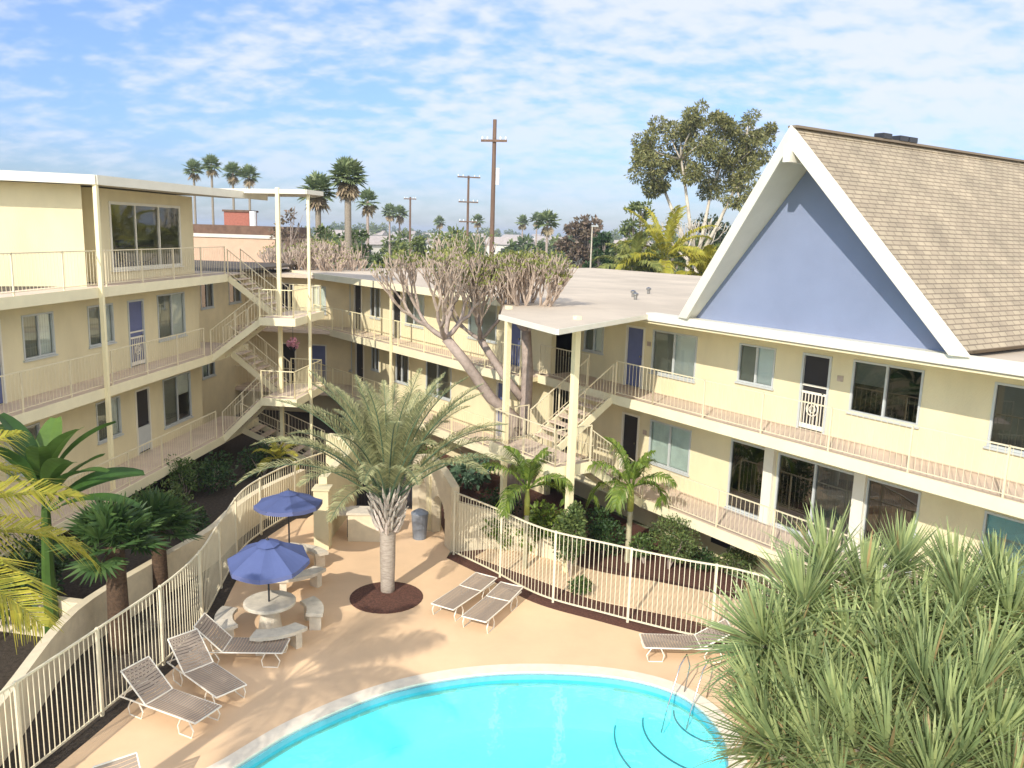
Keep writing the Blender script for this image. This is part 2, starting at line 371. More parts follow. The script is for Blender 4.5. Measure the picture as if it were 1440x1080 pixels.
# ------------------------------------------------------------------ buildings
def bld_root(label, O, az, name='apartment_building'): return thing(name, label, 'apartment building', (O[0], O[1], 0), rad(90-az))
def wallpanel(mb, u0, u1, y0, y1, z0, z1, ops):
    us = sorted(set([u0, u1]+[x for o in ops for x in (o[0], o[1]) if u0 < x < u1]))
    for a, b in zip(us[:-1], us[1:]):
        m = (a+b)/2; cuts = sorted([(o[2], o[3]) for o in ops if o[0] < m < o[1]]); z = z0
        for c in cuts:
            if c[0] > z+1e-4: mb.box(a, b, y0, y1, z, min(c[0], z1))
            z = max(z, c[1])
        if z < z1-1e-4: mb.box(a, b, y0, y1, z, z1)
def window(par, u0, u1, z0, z1, y, split=(.5,), style='blind', glass='glass', label=None, name='window', fw=.05, fmat='alu'):
    f = MB(); yy0, yy1 = y-.025, y+.06
    f.box(u0, u1, yy0, yy1, z1-fw, z1); f.box(u0, u1, yy0, yy1, z0, z0+fw); f.box(u0, u0+fw, yy0, yy1, z0+fw, z1-fw); f.box(u1-fw, u1, yy0, yy1, z0+fw, z1-fw)
    f.box(u0-.04, u1+.04, y-.06, y-.002, z0-.05, z0-.003)
    xs = [u0+fw]+[u0+(u1-u0)*s for s in split]+[u1-fw]
    for s in xs[1:-1]: f.box(s-.025, s+.025, yy0+.006, yy1-.003, z0+fw, z1-fw)
    w_ = obj(name, f, fmat, par, label=label)
    g = MB()
    for i, (a, b) in enumerate(zip(xs[:-1], xs[1:])):
        yo = y+.015+.022*(i % 2); g.quad((a,yo,z0+fw),(b,yo,z0+fw),(b,yo,z1-fw),(a,yo,z1-fw))
    obj('pane', g, glass, w_)
    styles = style if isinstance(style, (list, tuple)) else [style]*(len(xs)-1)
    for i, (a, b) in enumerate(zip(xs[:-1], xs[1:])):
        st = styles[i]
        if st == 'dark': continue
        c = MB()
        if st in ('blind', 'curtain', 'dim'):
            nn = max(3, int((b-a)/.09))
            for k in range(nn):
                p = a+(b-a)*k/nn; q = a+(b-a)*(k+1)/nn; c.quad((p,y+.075,z0+fw),(q,y+.079,z0+fw),(q,y+.079,z1-fw),(p,y+.075,z1-fw))
        elif st == 'slats':
            nn = int((z1-z0)/.07)
            for k in range(nn):
                z = z0+fw+(z1-z0-2*fw)*k/nn; c.quad((a,y+.07,z),(b,y+.07,z),(b,y+.09,z+.065),(a,y+.09,z+.065))
        elif st == 'half':
            zm = z0+(z1-z0)*.55; c.quad((a,y+.075,zm),(b,y+.075,zm),(b,y+.075,z1-fw),(a,y+.075,z1-fw))
        obj('blind', c, {'curtain': 'curtain', 'dim': 'dim'}.get(st, 'blind'), w_)
    return w_
def door(par, u0, u1, z0, z1, y, m='blue_door', screen=False, label=None):
    f = MB(); f.box(u0, u0+.06, y-.03, y+.08, z0, z1); f.box(u1-.06, u1, y-.03, y+.08, z0, z1); f.box(u0+.06, u1-.06, y-.03, y+.08, z1-.06, z1)
    d = obj('door', MB().box(u0+.065, u1-.065, y+.03, y+.07, z0+.02, z1-.065), m, par, label=label)
    obj('door_frame', f, 'white_trim' if not screen else 'alu', d)
    k = MB(); zc = z0+1.; k.tube([(u1-.16, y+.03, zc), (u1-.16, y-.03, zc)], .03, 8); obj('handle', k, 'steel', d)
    if screen:
        s_ = MB()
        s_.box(u0+.07, u1-.07, y-.012, y+.012, z0+.04, z0+.16); s_.box(u0+.07, u1-.07, y-.012, y+.012, z0+.93, z0+.99); s_.box(u0+.07, u1-.07, y-.012, y+.012, z0+1.12, z0+1.17)
        nn = 7
        for i in range(nn+1):
            u = u0+.09+(u1-u0-.18)*i/nn; s_.box(u-.01, u+.01, y-.01, y+.01, z0+.16, z0+.93)
        uc = (u0+u1)/2
        s_.tube([(uc+.17*math.cos(2*math.pi*k/12), y-.02, z0+.55+.17*math.sin(2*math.pi*k/12)) for k in range(13)], .014, 5)
        s_.tube([(uc+.09*math.cos(2*math.pi*k/12), y-.02, z0+.55+.09*math.sin(2*math.pi*k/12)) for k in range(13)], .012, 5)
        obj('security_screen', s_, 'frame_white', d)
    return d
def railing(par, pts, z=None, h=1.03, step=.14, pw=.0085, posts=1.9, m='rail', name='railing'):
    """pts: list of (x,y,z) walking-surface points"""
    mb = MB(); P = [Vector(p) for p in pts]
    for a, b in zip(P[:-1], P[1:]):
        ln = (b-a).length; up = Vector((0,0,1))
        mb.bar(a+up*h, b+up*h, .034, .028); mb.bar(a+up*.10, b+up*.10, .02, .018)
        n = max(1, int(ln/step))
        for i in range(n+1):
            q = a+(b-a)*i/n; mb.bar(q+up*.10, q+up*(h-.01), pw)
        n = max(1, round(ln/posts))
        for i in range(n+1):
            q = a+(b-a)*i/n; mb.bar(q+up*-.12, q+up*(h+.02), .034)
    return obj(name, mb, m, par)
def flight(par, u0, u1, ya, za, yb, zb, rails=(True, True), m='fascia'):
    """stairs between (ya,za) and (yb,zb) spanning u0..u1"""
    mb = MB(); n = max(2, round(abs(zb-za)/.18)); st = obj('staircase', MB(), m, par)
    for u in (u0+.02, u1-.02): mb.bar((u,ya,za-.14), (u,yb,zb-.14), .05, .22)
    me = bpy.data.meshes.new('staircase'); me.from_pydata(mb.v, [], mb.f); me.materials.append(M_[m]); st.data = me
    tr = MB()
    for i in range(1, n):
        f = i/n; y = ya+(yb-ya)*f; z = za+(zb-za)*f; tr.box(u0+.05, u1-.05, y-.14, y+.14, z-.045, z)
    obj('treads', tr, 'walk', st)
    for k, u in enumerate((u0+.02, u1-.02)):
        if rails[k]: railing(st, [(u,ya,za), (u,yb,zb)], h=.92, step=.14, posts=1.3, name='handrail')
    return st
# ---- right wing
RB = bld_root('two storey cream apartment wing with blue A-frame gable and shingled roof', (6.70,18.93), 145.5)
WY = 1.53; U0, U1 = -10.4, 10.5; Z1, Z2 = 1.5, 4.3
wins2 = [(-9.79,-8.79,5.15,6.2),(-6.5,-4.67,4.9,6.22),(-3.13,-1.92,5.17,6.23),(.33,2.08,5.0,6.27),(3.59,5.3,4.9,6.27),(7.2,8.9,4.9,6.27)]
doors2 = [(-7.7,-6.85,4.3,6.23),(-1.09,-.25,4.3,6.25)]
wins1 = [(-6.38,-4.65,2.08,3.43),(-3.15,-1.93,1.56,3.53),(-1.55,.73,1.56,3.53),(1.02,2.34,1.56,3.53),(3.74,5.9,1.75,3.53)]
doors1 = [(-7.67,-6.87,1.5,3.42)]
ops = wins2+doors2+wins1+doors1
mb = MB(); wallpanel(mb, U0, U1, WY, WY+.2, -.6, 6.62, ops)
mb.box(U0, U0+.2, WY+.2, 12.8, -.6, 6.62); mb.box(U1-.2, U1, WY+.2, 12.8, -.6, 6.62); mb.box(U0+.2, U1-.2, 12.6, 12.8, -.6, 6.62)
obj('wall', mb, 'wall_yellow', RB)
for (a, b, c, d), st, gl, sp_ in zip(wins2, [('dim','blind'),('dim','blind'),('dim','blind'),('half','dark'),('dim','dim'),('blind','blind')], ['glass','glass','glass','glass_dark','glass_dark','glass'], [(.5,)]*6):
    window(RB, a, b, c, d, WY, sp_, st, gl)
window(RB, *wins1[0], WY, (.5,), ('curtain','curtain'), 'glass_teal', label='teal tinted window with closed drapes')
window(RB, *wins1[1], WY, (), ('dark',), 'glass_dark', name='glass_wall_panel'); window(RB, *wins1[2], WY, (.5,), ('dark','curtain'), 'glass_dark', name='glass_wall_panel'); window(RB, *wins1[3], WY, (), ('dark',), 'glass_dark', name='glass_wall_panel')
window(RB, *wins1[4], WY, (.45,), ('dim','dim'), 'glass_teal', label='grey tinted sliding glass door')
door(RB, *doors2[0], WY, 'blue_door', label='slate blue door'); door(RB, *doors2[1], WY, 'dark_door', True, label='black door behind a white security screen')
door(RB, *doors1[0], WY, 'dark_door', label='black door with grey lower panel')
for u, z in ((-6.65,5.75),(.02,5.75),(-6.6,2.95)):
    obj('number_plaque', MB().box(u-.08, u+.08, WY-.02, WY-.003, z-.07, z+.07), 'twig', RB)
for u in (-1.77, .88): obj('column', MB().box(u-.15, u+.15, WY-.12, WY-.003, 1.5, 3.6), 'white_trim', RB)
for (z, ul) in ((Z2, -10.4), (Z1, -10.4)):
    obj('walkway_slab', MB().box(ul, U1, 0, WY-.003, z-.05, z), 'walk', RB)
    obj('fascia', MB().box(ul, U1, -.04, .14, z-.25, z-.052).box(ul, U1, -.04, -.003, z-.052, z+.03), 'fascia', RB)
    obj('soffit', MB().box(ul, U1, .143, WY-.003, z-.2, z-.053), 'wall_yellow', RB)
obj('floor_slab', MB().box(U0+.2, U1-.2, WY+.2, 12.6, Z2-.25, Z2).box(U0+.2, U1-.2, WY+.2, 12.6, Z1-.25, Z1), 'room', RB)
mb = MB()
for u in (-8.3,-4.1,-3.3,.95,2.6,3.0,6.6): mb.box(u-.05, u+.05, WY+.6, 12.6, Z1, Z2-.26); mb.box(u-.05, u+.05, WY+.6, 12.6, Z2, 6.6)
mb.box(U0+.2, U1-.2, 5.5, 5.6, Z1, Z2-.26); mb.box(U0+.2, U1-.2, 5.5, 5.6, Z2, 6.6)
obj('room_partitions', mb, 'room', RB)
railing(RB, [(-4.85,.06,Z2),(10.4,.06,Z2)]); railing(RB, [(-10.3,.06,Z2),(-7.75,.06,Z2)]); railing(RB, [(-4.0,.06,Z1),(10.4,.06,Z1)])
railing(RB, [(-10.3,.06,Z1),(-5.9,.06,Z1)])
obj('vent', MB().box(-3.6, -2.9, WY-.02, WY-.003, .35, .6), 'dark_metal', RB)
# roofs
obj('flat_roof', MB().box(-12.2, U1+.4, 0, 13.2, 6.66, 6.84), 'roof_flat', RB)
obj('roof_fascia', MB().box(-5.2, U1+.4, -.06, -.003, 6.69, 6.86).box(-5.2, U1+.4, -.06, .3, 6.86, 6.9), 'white_trim', RB)
obj('eaves_soffit', MB().box(-10.4, U1+.4, .003, WY-.003, 6.61, 6.655), 'wall_yellow', RB)
gx, gz, gb = -.14, 11.40, 7.0; gl_, gr_ = -3.80, 3.68; PV = -.86; DEP = 13.0; GW = .3
def slope(mb, ux, zx, sgn, th=.16):
    pass
for nm, ue in (('shingle_roof', gr_), ('shingle_roof', gl_)):
    me = bpy.data.meshes.new(nm); s = 1 if ue > gx else -1
    tk = .14; sl_ = math.hypot(ue-gx, gz-gb); nx, nz = (gz-gb)/sl_*s, abs(ue-gx)/sl_
    T = [(gx,PV,gz),(ue,0,gb),(ue,DEP,gb),(gx,DEP,gz)]; Bv = [(x-nx*tk, y, z-nz*tk) for x, y, z in T]
    me.from_pydata(T+Bv, [], [(0,1,2,3),(7,6,5,4),(0,4,5,1),(1,5,6,2),(2,6,7,3),(3,7,4,0)]); me.materials.append(M_['shingle']); uvl = me.uv_layers.new(name='UVMap')
    co_ = [(PV,sl_),(0,0),(DEP,0),(DEP,sl_)]*2
    for lp in me.loops: uvl.data[lp.index].uv = co_[lp.vertex_index]
    o = bpy.data.objects.new(nm, me); COL.objects.link(o); o.parent = RB
# soffit planes and rake boards, mitred at the peak and cut level at the eaves
for ue in (gl_, gr_):
    s = 1 if ue > gx else -1; sl_ = math.hypot(ue-gx, gz-gb); nz = abs(ue-gx)/sl_; mm = (gz-gb)/abs(ue-gx)
    def PK(k, top, y0, zb=6.9):
        if top: return (gx, PV+y0, gz-k/nz)
        du = (gz-k/nz-zb)/mm; return (gx+s*du, PV*(1-min(1, du/abs(ue-gx)))+y0, zb)
    mb = MB(); a = [PK(-.03,1,-.02), PK(-.03,0,-.02), PK(.25,0,-.02), PK(.25,1,-.02)]; b = [(x, y-.09, z) for x, y, z in a]
    mb.v = a+b; mb.f = [(0,1,2,3),(7,6,5,4),(0,4,5,1),(1,5,6,2),(2,6,7,3),(3,7,4,0)]
    obj('rake_board', mb, 'white_trim', RB)
    q = [PK(.146,1,0), PK(.146,0,0), (PK(.146,0,0)[0],GW+.07,6.9), (gx,GW+.07,gz-.146/nz)]; mb = MB(); mb.v = q+[(x,y,z-.04) for x,y,z in q]
    mb.f = [(0,1,2,3),(7,6,5,4),(0,4,5,1),(1,5,6,2),(2,6,7,3),(3,7,4,0)]; obj('gable_soffit', mb, 'white_trim', RB)
hb = gb-.1
mb = MB(); mb.v = [(gl_+.12,GW,6.85),(gr_-.12,GW,6.85),(gr_-.12,GW,hb),(gx,GW,gz-.30),(gl_+.12,GW,hb)]; mb.v += [(x,y+.09,z) for x,y,z in mb.v]
mb.f = [(0,1,2,3,4),(9,8,7,6,5)]+[(i,5+i,5+(i+1) % 5,(i+1) % 5) for i in range(5)]; obj('gable_wall', mb, 'blue_wall', RB, label='triangular slate blue gable wall')
obj('ridge_beam', MB().box(gx-.09, gx+.09, PV-.16, GW, gz-.72, gz-.34), 'white_trim', RB)
obj('ridge_cap', MB().bar((gx,PV-.05,gz+.03),(gx,DEP,gz+.03), .22, .05), 'shingle', RB)
for (u, y) in ((.0,2.3),(.0,3.0),(.0,3.4)):
    obj('ridge_vent', MB().bar((gx,y,gz+.12),(gx,y+.35,gz+.12), .25, .12), 'dark_metal', RB)
for (u, y) in ((-11.5,6.0),(-10.4,4.2),(-9.4,3.4)):
    obj('roof_vent', MB().lathe([(.06,6.84),(.06,6.98),(.10,7.0),(.10,7.06),(.02,7.1)], 10, (u, y)), 'steel', RB)
# stair tower of the right wing (landing v 2.1..3.4 in front of the facade)
LZ = 2.9
obj('stair_landing', MB().box(-7.9, -4.85, -3.35, -2.1, LZ-.22, LZ), 'walk', RB); obj('landing_fascia', MB().box(-7.95, -4.8, -3.42, -3.353, LZ-.26, LZ+.04).box(-4.847, -4.8, -3.35, -2.1, LZ-.26, LZ+.04).box(-7.95, -7.903, -3.35, -2.1, LZ-.26, LZ+.04), 'fascia', RB)
flight(RB, -7.75, -6.5, 0, Z2, -2.1, LZ); flight(RB, -6.0, -4.9, -2.1, LZ, -.05, Z1, (False, True))
railing(RB, [(-7.85,-2.1,LZ),(-7.85,-3.3,LZ),(-4.9,-3.3,LZ),(-4.9,-2.1,LZ)]); railing(RB, [(-6.45,.06,Z2),(-4.85,.06,Z2)])
mb = MB(); mb.bar((-4.66,-2.96,-.3),(-4.66,-2.96,6.95), .16); obj('post', mb, 'pole', RB)
mb = MB(); mb.bar((-7.6,-3.1,-.3),(-7.6,-3.1,6.95), .15); obj('post', mb, 'pole', RB)
obj('stair_canopy', MB().prism([(-3.15,-4.73),(-5.17,-.0),(-12.3,-.0),(-9.6,-1.9),(-6.4,-4.17)][::-1], 6.73, 6.86), 'roof_flat', RB)
obj('canopy_fascia', MB().bar((-6.4,-4.2,6.79),(-3.12,-4.78,6.79), .06, .13).bar((-3.12,-4.76,6.79),(-5.15,-.08,6.79), .06, .13), 'white_trim', RB)
# ---- middle wing
MBD = bld_root('two storey cream apartment wing at the back with flat gravel roof', (-2.2,30.03), 141.8)
MY = 1.3; A0, A1 = -14.2, 4.0
mw2 = [(-12.26,-10.7,4.95,6.45),(-8.72,-7.8,5.0,6.45),(-5.6,-4.1,5.0,6.45),(-.9,.9,5.0,6.4)]; md2 = [(-10.32,-9.55,4.3,6.42),(-6.7,-5.95,4.3,6.42),(1.6,2.4,4.3,6.42)]
mw1 = [(-12.22,-10.58,2.2,4.0-.2),(-8.6,-7.9,2.6,3.8),(-6.4,-5.3,2.4,3.8),(-3.9,-2.0,2.3,3.7)]; md1 = [(-10.2,-9.35,1.5,3.7),(1.0,1.85,1.5,3.6)]
mb = MB(); wallpanel(mb, A0, A1, MY, MY+.2, -.6, 6.62, mw2+md2+mw1+md1); mb.box(A0, A0+.2, MY+.2, 12.5, -.6, 6.62); mb.box(A0+.2, A1, 12.3, 12.5, -.6, 6.62)
obj('wall', mb, 'wall_yellow', MBD)
for q, st, gl in zip(mw2, [('dark','blind'),('dark','dim'),('dim','blind'),('curtain','dim')], ['glass_dark','glass','glass','glass']): window(MBD, *q, MY, (.45,), st, gl)
for q, st in zip(mw1, [('dark','curtain'),('dark','dark'),('dark','curtain'),('curtain','blind')]): window(MBD, *q, MY, (.45,), st, 'glass_dark')
for q, m_ in zip(md2+md1, ['dark_door','dark_door','blue_door','dark_door','blue_door']): door(MBD, *q, MY, m_)
for z in (4.3, 1.5):
    obj('walkway_slab', MB().box(A0, A1, 0, MY-.003, z-.05, z), 'walk', MBD)
    obj('fascia', MB().box(A0, A1, -.04, .14, z-.27, z-.052).box(A0, A1, -.04, -.003, z-.052, z+.03), 'fascia', MBD)
    obj('soffit', MB().box(A0, A1, .143, MY-.003, z-.2, z-.053), 'wall_yellow', MBD)
    railing(MBD, [(A0+.1,.06,z),(A1-.1,.06,z)], m='pole')
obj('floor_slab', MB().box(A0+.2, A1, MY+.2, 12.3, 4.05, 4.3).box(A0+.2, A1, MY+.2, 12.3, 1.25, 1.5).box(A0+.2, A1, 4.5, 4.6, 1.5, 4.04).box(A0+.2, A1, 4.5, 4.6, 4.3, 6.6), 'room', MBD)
obj('flat_roof', MB().prism([(-16,-.1),(A1-1.,-.1),(A1+4.,1.5),(A1+4.,22),(-16,22)], 6.64, 6.82), 'roof_flat', MBD)
obj('roof_fascia', MB().box(-16, A1-1., -.17, -.103, 6.58, 6.85), 'fascia', MBD)
obj('eaves_soffit', MB().box(-16, A1, -.09, MY-.003, 6.58, 6.635), 'wall_yellow', MBD)
for u in (-12.6,-4.4): obj('post', MB().bar((u,-.1,-.3),(u,-.1,6.6), .08), 'pole', MBD)
for (u, y) in ((-4.,7.5),(-9.,9.),(2.5,12.)):
    obj('roof_vent', MB().lathe([(.10,6.82),(.10,7.08),(.17,7.1),(.17,7.2),(.02,7.28)], 10, (u, y)), 'dark_metal', MBD)
# ---- left wing
LB = bld_root('three storey cream apartment wing with long walkways and top floor glass doors', (-11.69,23.18), 5.5)
LY = 1.2; B0, B1 = -11., 8.3; F1, F2, F3 = 1.22, 4.25, 7.12
lw2 = [(-1.6,-.3,5.25,6.45),(1.28,2.61,5.22,6.45),(5.27,7.19,4.9,6.5)]; ld2 = [(3.42,4.38,4.25,6.45),(-3.3,-2.4,4.25,6.45)]
lw1 = [(1.41,2.71,2.2,3.47),(5.38,7.4,1.75,3.5),(-2.6,-1.2,2.2,3.47)]; ld1 = [(3.59,4.48,1.22,3.45)]
mb = MB(); wallpanel(mb, B0, B1, LY, LY+.2, -.8, 7.0, lw2+ld2+lw1+ld1); mb.box(B1-.2, B1, LY+.2, 3.2, -.8, 7.0); mb.box(B0, B0+.2, LY+.2, 12, -.8, 7.0)
obj('wall', mb, 'wall_yellow', LB)
# recessed stretch behind the stairs and the end wall
RY = 3.0
rw = [(12.11,13.29,5.35,6.62),(14.87,16.2,5.35,6.5),(12.0,13.2,2.3,3.5)]
mb = MB(); wallpanel(mb, B1, 19.5, RY, RY+.2, -.8, 7.0, rw); mb.box(B0+.2, 19.5, 11.8, 12, -.8, 7.0); obj('recessed_wall', mb, 'wall_stair', LB)
for q, st in zip(rw, [('dark','blind'),('dark','blind'),('dark','dark')]): window(LB, *q, RY, (.5,), st, 'glass_dark')
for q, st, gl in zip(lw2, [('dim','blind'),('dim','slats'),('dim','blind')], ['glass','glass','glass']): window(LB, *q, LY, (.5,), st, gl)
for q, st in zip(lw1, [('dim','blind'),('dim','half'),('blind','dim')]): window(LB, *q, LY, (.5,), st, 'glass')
door(LB, *ld2[0], LY, 'blue_door', True, label='slate blue door behind a patterned screen'); door(LB, *ld2[1], LY, 'blue_door'); door(LB, *ld1[0], LY, 'dark_door', label='black door with grey lower screen')
obj('door_screen_panel', MB().box(3.66, 4.41, LY-.02, LY+.01, 1.3, 2.15), 'alu', LB)
for z in (F2, F3):
    obj('walkway_slab', MB().box(B0, B1+1.6, 0, LY-.003, z-.05, z).box(B1+.003, B1+1.6, LY, RY-.003, z-.05, z), 'walk', LB)
obj('walkway_slab', MB().box(B0, B1+1.6, -.35, LY-.003, F1-.05, F1), 'walk', LB)
for z, o_ in ((F3, 0), (F2, 0), (F1, -.35)):
    e1 = B1+1.6 if z != F3 else 8.2
    obj('fascia', MB().box(B0, e1, o_-.04, o_+.14, z-.27, z-.052).box(B0, e1, o_-.04, o_-.003, z-.052, z+.02), 'fascia', LB)
    obj('soffit', MB().box(B0, B1, o_+.143, LY-.003, z-.2, z-.053), 'wall_yellow', LB)
railing(LB, [(B0,.06,F3),(8.2,.06,F3)]); railing(LB, [(B0,.06,F2),(6.3,.06,F2)]); railing(LB, [(B0,-.29,F1),(6.3,-.29,F1)])
obj('floor_slab', MB().box(B0+.2, B1-.2, LY+.2, 11.8, F2-.25, F2).box(B0+.2, B1-.2, LY+.2, 11.8, F1-.25, F1).box(B0, 19.5, LY+.003, 12, 7.0, 7.1).box(B0+.2, B1-.2, 4.5, 4.6, F1, 7.), 'room', LB)
# top storey
pw = [(2.69,7.13,7.45,9.58)]
mb = MB(); wallpanel(mb, 1.9, 8.1, LY, LY+.2, F3, 9.95, pw); mb.box(7.9, 8.1, LY+.2, 9, F3, 9.95); mb.box(1.9, 2.1, LY+.2, 9, F3, 9.95); mb.box(2.1, 7.9, 4.5, 4.6, F3, 9.95)
obj('top_storey_wall', mb, 'wall_yellow', LB)
window(LB, *pw[0], LY, (.333,.667), ('dark','dark','dark'), 'glass', name='glass_doors', fw=.09, fmat='white_trim')
# penthouse block left of it: its sunlit wall turns towards the camera
ex = (-.477,.879); qx = (.35-1.5*ex[0]*0, .55); mb = MB(); mb.prism([qx,(qx[0]+ex[0]*9,qx[1]+ex[1]*9),(1.9,9),(1.9,LY+.5),(.9,LY+.2)][::-1], F3, 9.95); obj('top_storey_side_wall', mb, 'wall_yellow', LB)
obj('bicycle_rack', MB().box(4.6, 6.9, LY+.9, LY+1.1, 7.45, 7.6).box(4.6, 6.9, LY+.9, LY+1.0, 8.1, 8.35), 'dark_metal', LB)
RZ = 10.0
corner = (-.05, -.02)
obj('flat_roof', MB().prism([(.0,-.1),(9.6,-.5),(10.2,-.8),(10.2,.9),(8.6,1.3),(8.6,9.6),(-5.3,9.6)], RZ, RZ+.16), 'roof_edge', LB)
obj('roof_fascia', MB().bar((.0,-.14,RZ+.08),(10.2,-.84,RZ+.08), .06, .26).bar((-.02,-.12,RZ+.08),(-5.25,9.5,RZ+.08), .06, .26), 'white_trim', LB)
# the stair canopy, its poles
obj('stair_canopy', MB().prism([(8.3,-.65),(7.6,-3.3),(9.0,-3.45),(11.2,-2.3),(12.5,1.),(8.7,1.28)], RZ+.163, RZ+.30), 'roof_edge', LB)
obj('canopy_fascia', MB().bar((8.28,-.7,RZ+.22),(7.56,-3.36,RZ+.22), .06, .16).bar((7.56,-3.36,RZ+.22),(9.0,-3.5,RZ+.22), .06, .16).bar((9.0,-3.5,RZ+.22),(11.2,-2.35,RZ+.22), .06, .16), 'white_trim', LB)
for n_, (u, v_, zt) in enumerate(((.03,.08,RZ),)):
    obj('post', MB().bar((u,-v_,-.3),(u,-v_,zt), .11), 'pole', LB)
def loc(O, az, x, y):
    a = rad(az); d = Vector((math.sin(a), math.cos(a))); n_ = Vector((math.cos(a), -math.sin(a))); r = Vector((x, y))-Vector(O); return r.dot(d), -r.dot(n_)
def lpt(x, y): return loc((-11.69,23.18), 5.5, x, y)
pu, py_ = lpt(-8.76, 30.79); obj('post', MB().bar((pu,py_,-.4),(pu,py_,RZ+.35), .13), 'pole', LB)
# stair landings: at half height between the floors
def landing(z, u0, u1, ya, yb, par, lo, hi, zlo, zhi):
    obj('stair_landing', MB().box(u0, u1, yb, ya, z-.2, z), 'walk', par)
    obj('landing_fascia', MB().box(u0-.05, u1+.05, yb-.06, yb-.003, z-.25, z+.03).box(u0-.05, u0-.003, yb, ya, z-.25, z+.03).box(u1+.003, u1+.05, yb, ya, z-.25, z+.03), 'fascia', par)
landing(5.7, 6.6, 9.7, -1.9, -3.2, LB, 0, 0, 0, 0); landing(2.75, 6.6, 9.7, -1.9, -3.2, LB, 0, 0, 0, 0)
flight(LB, 6.7, 7.8, 0, F2, -1.9, 5.7); flight(LB, 8.3, 9.5, -1.9, 5.7, 0, F3)
flight(LB, 6.7, 7.8, -.35, F1, -1.9, 2.75); flight(LB, 8.3, 9.5, -1.9, 2.75, 0, F2); flight(LB, 8.3, 9.5, -3.3, .0, -.35, F1)
for z in (5.7, 2.75): railing(LB, [(6.65,-1.9,z),(6.65,-3.15,z),(9.65,-3.15,z),(9.65,-1.9,z)], m='pole')
obj('post', MB().bar((7.9,-3.32,-.4),(7.9,-3.32,RZ+.2), .09), 'pole', LB)
# end block facing the camera at the inner corner, between left and middle wings
EB = thing('apartment_building', 'narrow shaded corner block with dark doors linking the left and back wings', 'apartment building', (-9.9, 39.6, 0), rad(-8))
e_ops = [(-1.5,-.7,4.3,6.3),(-1.45,-.65,1.4,3.4),(.2,.9,4.9,6.2),(.1,.9,1.4,3.4)]
mb = MB(); wallpanel(mb, -3.2, 2.2, 0, .2, -.8, 6.6, e_ops); mb.box(-3.2,-3.0,.2,6,-.8,6.6); mb.box(2.0,2.2,.2,6,-.8,6.6); mb.box(-3,2,5.8,6,-.8,6.6)
obj('wall', mb, 'wall_stair', EB); obj('flat_roof', MB().box(-3.4, 2.4, -.6, 6.2, 6.6, 6.75), 'roof_flat', EB)
door(EB, *e_ops[0], 0, 'dark_door'); door(EB, *e_ops[1], 0, 'dark_door'); window(EB, *e_ops[2], 0, (.5,), 'curtain', 'glass'); door(EB, *e_ops[3], 0, 'blue_door')
obj('walkway_slab', MB().box(-3.2, 2.2, -1.4, -.003, 4.1, 4.25).box(-3.2, 2.2, -1.4, -.003, 1.2, 1.35), 'walk', EB); railing(EB, [(-3.2,-1.35,4.25),(2.2,-1.35,4.25)]); railing(EB, [(-3.2,-1.35,1.35),(2.2,-1.35,1.35)])
# ------------------------------------------------------------------ fences and garden walls
def fence(label, line, h, post_d, name='pool_fence'):
    P = [Vector((*p, 0)) for p in line]; cum = [0]
    for a, b in zip(P[:-1], P[1:]): cum.append(cum[-1]+(b-a).length)
    T = cum[-1]
    def at(s):
        s = min(max(s, 0), T-1e-6)
        for i in range(len(cum)-1):
            if cum[i+1] >= s: return P[i]+(P[i+1]-P[i])*((s-cum[i])/(cum[i+1]-cum[i]))
        return P[-1]
    root = thing(name, label, 'fence', tuple(P[0])); o = P[0]; n = round(T/post_d)
    for k in range(n+1):
        q = at(T*k/n)-o; obj('post', MB().bar(q+Vector((0,0,-.05)), q+Vector((0,0,h+.03)), .055), 'fence', root)
    for k in range(n):
        mb = MB(); s0 = T*k/n; s1 = T*(k+1)/n; m = int((s1-s0)/.115); pts = [at(s0+(s1-s0)*i/m)-o for i in range(m+1)]
        for i, q in enumerate(pts):
            if 0 < i < m: mb.bar(q+Vector((0,0,.08)), q+Vector((0,0,h-.02)), .0135)
            if i: 
                for z, w_ in ((h, .036), (.09, .03)): mb.bar(pts[i-1]+Vector((0,0,z)), q+Vector((0,0,z)), w_, .035)
        obj('picket_panel', mb, 'fence', root)
    return root
S('fence', (.74,.66,.47), .5, .06, 4)
fence('long curving cream picket fence along the left of the pool deck', FL, 1.72, 1.85)
fence('wavy cream picket fence right of the round mulch ring', FR, 1.84, 1.85)
def gwall(label, pts, h, th=.2, m='stone', name='garden_wall', cat='wall'):
    a = [Vector(p[:2]) for p in pts]; L1, L2 = [], []
    for i, p in enumerate(a):
        d = (a[min(i+1,len(a)-1)]-a[max(i-1,0)]).normalized(); n_ = Vector((-d.y, d.x))*th/2; L1.append(tuple(p+n_)); L2.append(tuple(p-n_))
    mb = MB(); n = len(a)
    for i in range(n-1):
        b = len(mb.v)
        h0, h1 = (h, h) if not hasattr(h, '__len__') else (h[i], h[i+1])
        q = [L2[i], L2[i+1], L1[i+1], L1[i]]; hh = [h0, h1, h1, h0]
        mb.v += [(*p, -.1) for p in q]+[(*p, z) for p, z in zip(q, hh)]
        mb.f += [(b+3,b+2,b+1,b),(b+4,b+5,b+6,b+7),(b,b+1,b+5,b+4),(b+2,b+3,b+7,b+6)]
        if i == 0: mb.f.append((b+3,b,b+4,b+7))
        if i == n-2: mb.f.append((b+1,b+2,b+6,b+5))
    o = obj(name, mb, m); return props(o, label, cat)
gwall('cream stucco retaining wall behind the left pool fence', smooth_open([(-8.3,11.2),(-8.5,12.86),(-8.98,16.0),(-8.5,18.6),(-7.95,20.9),(-7.9,22.6),(-7.6,24.6),(-6.9,26.6)], 5), 1.0)
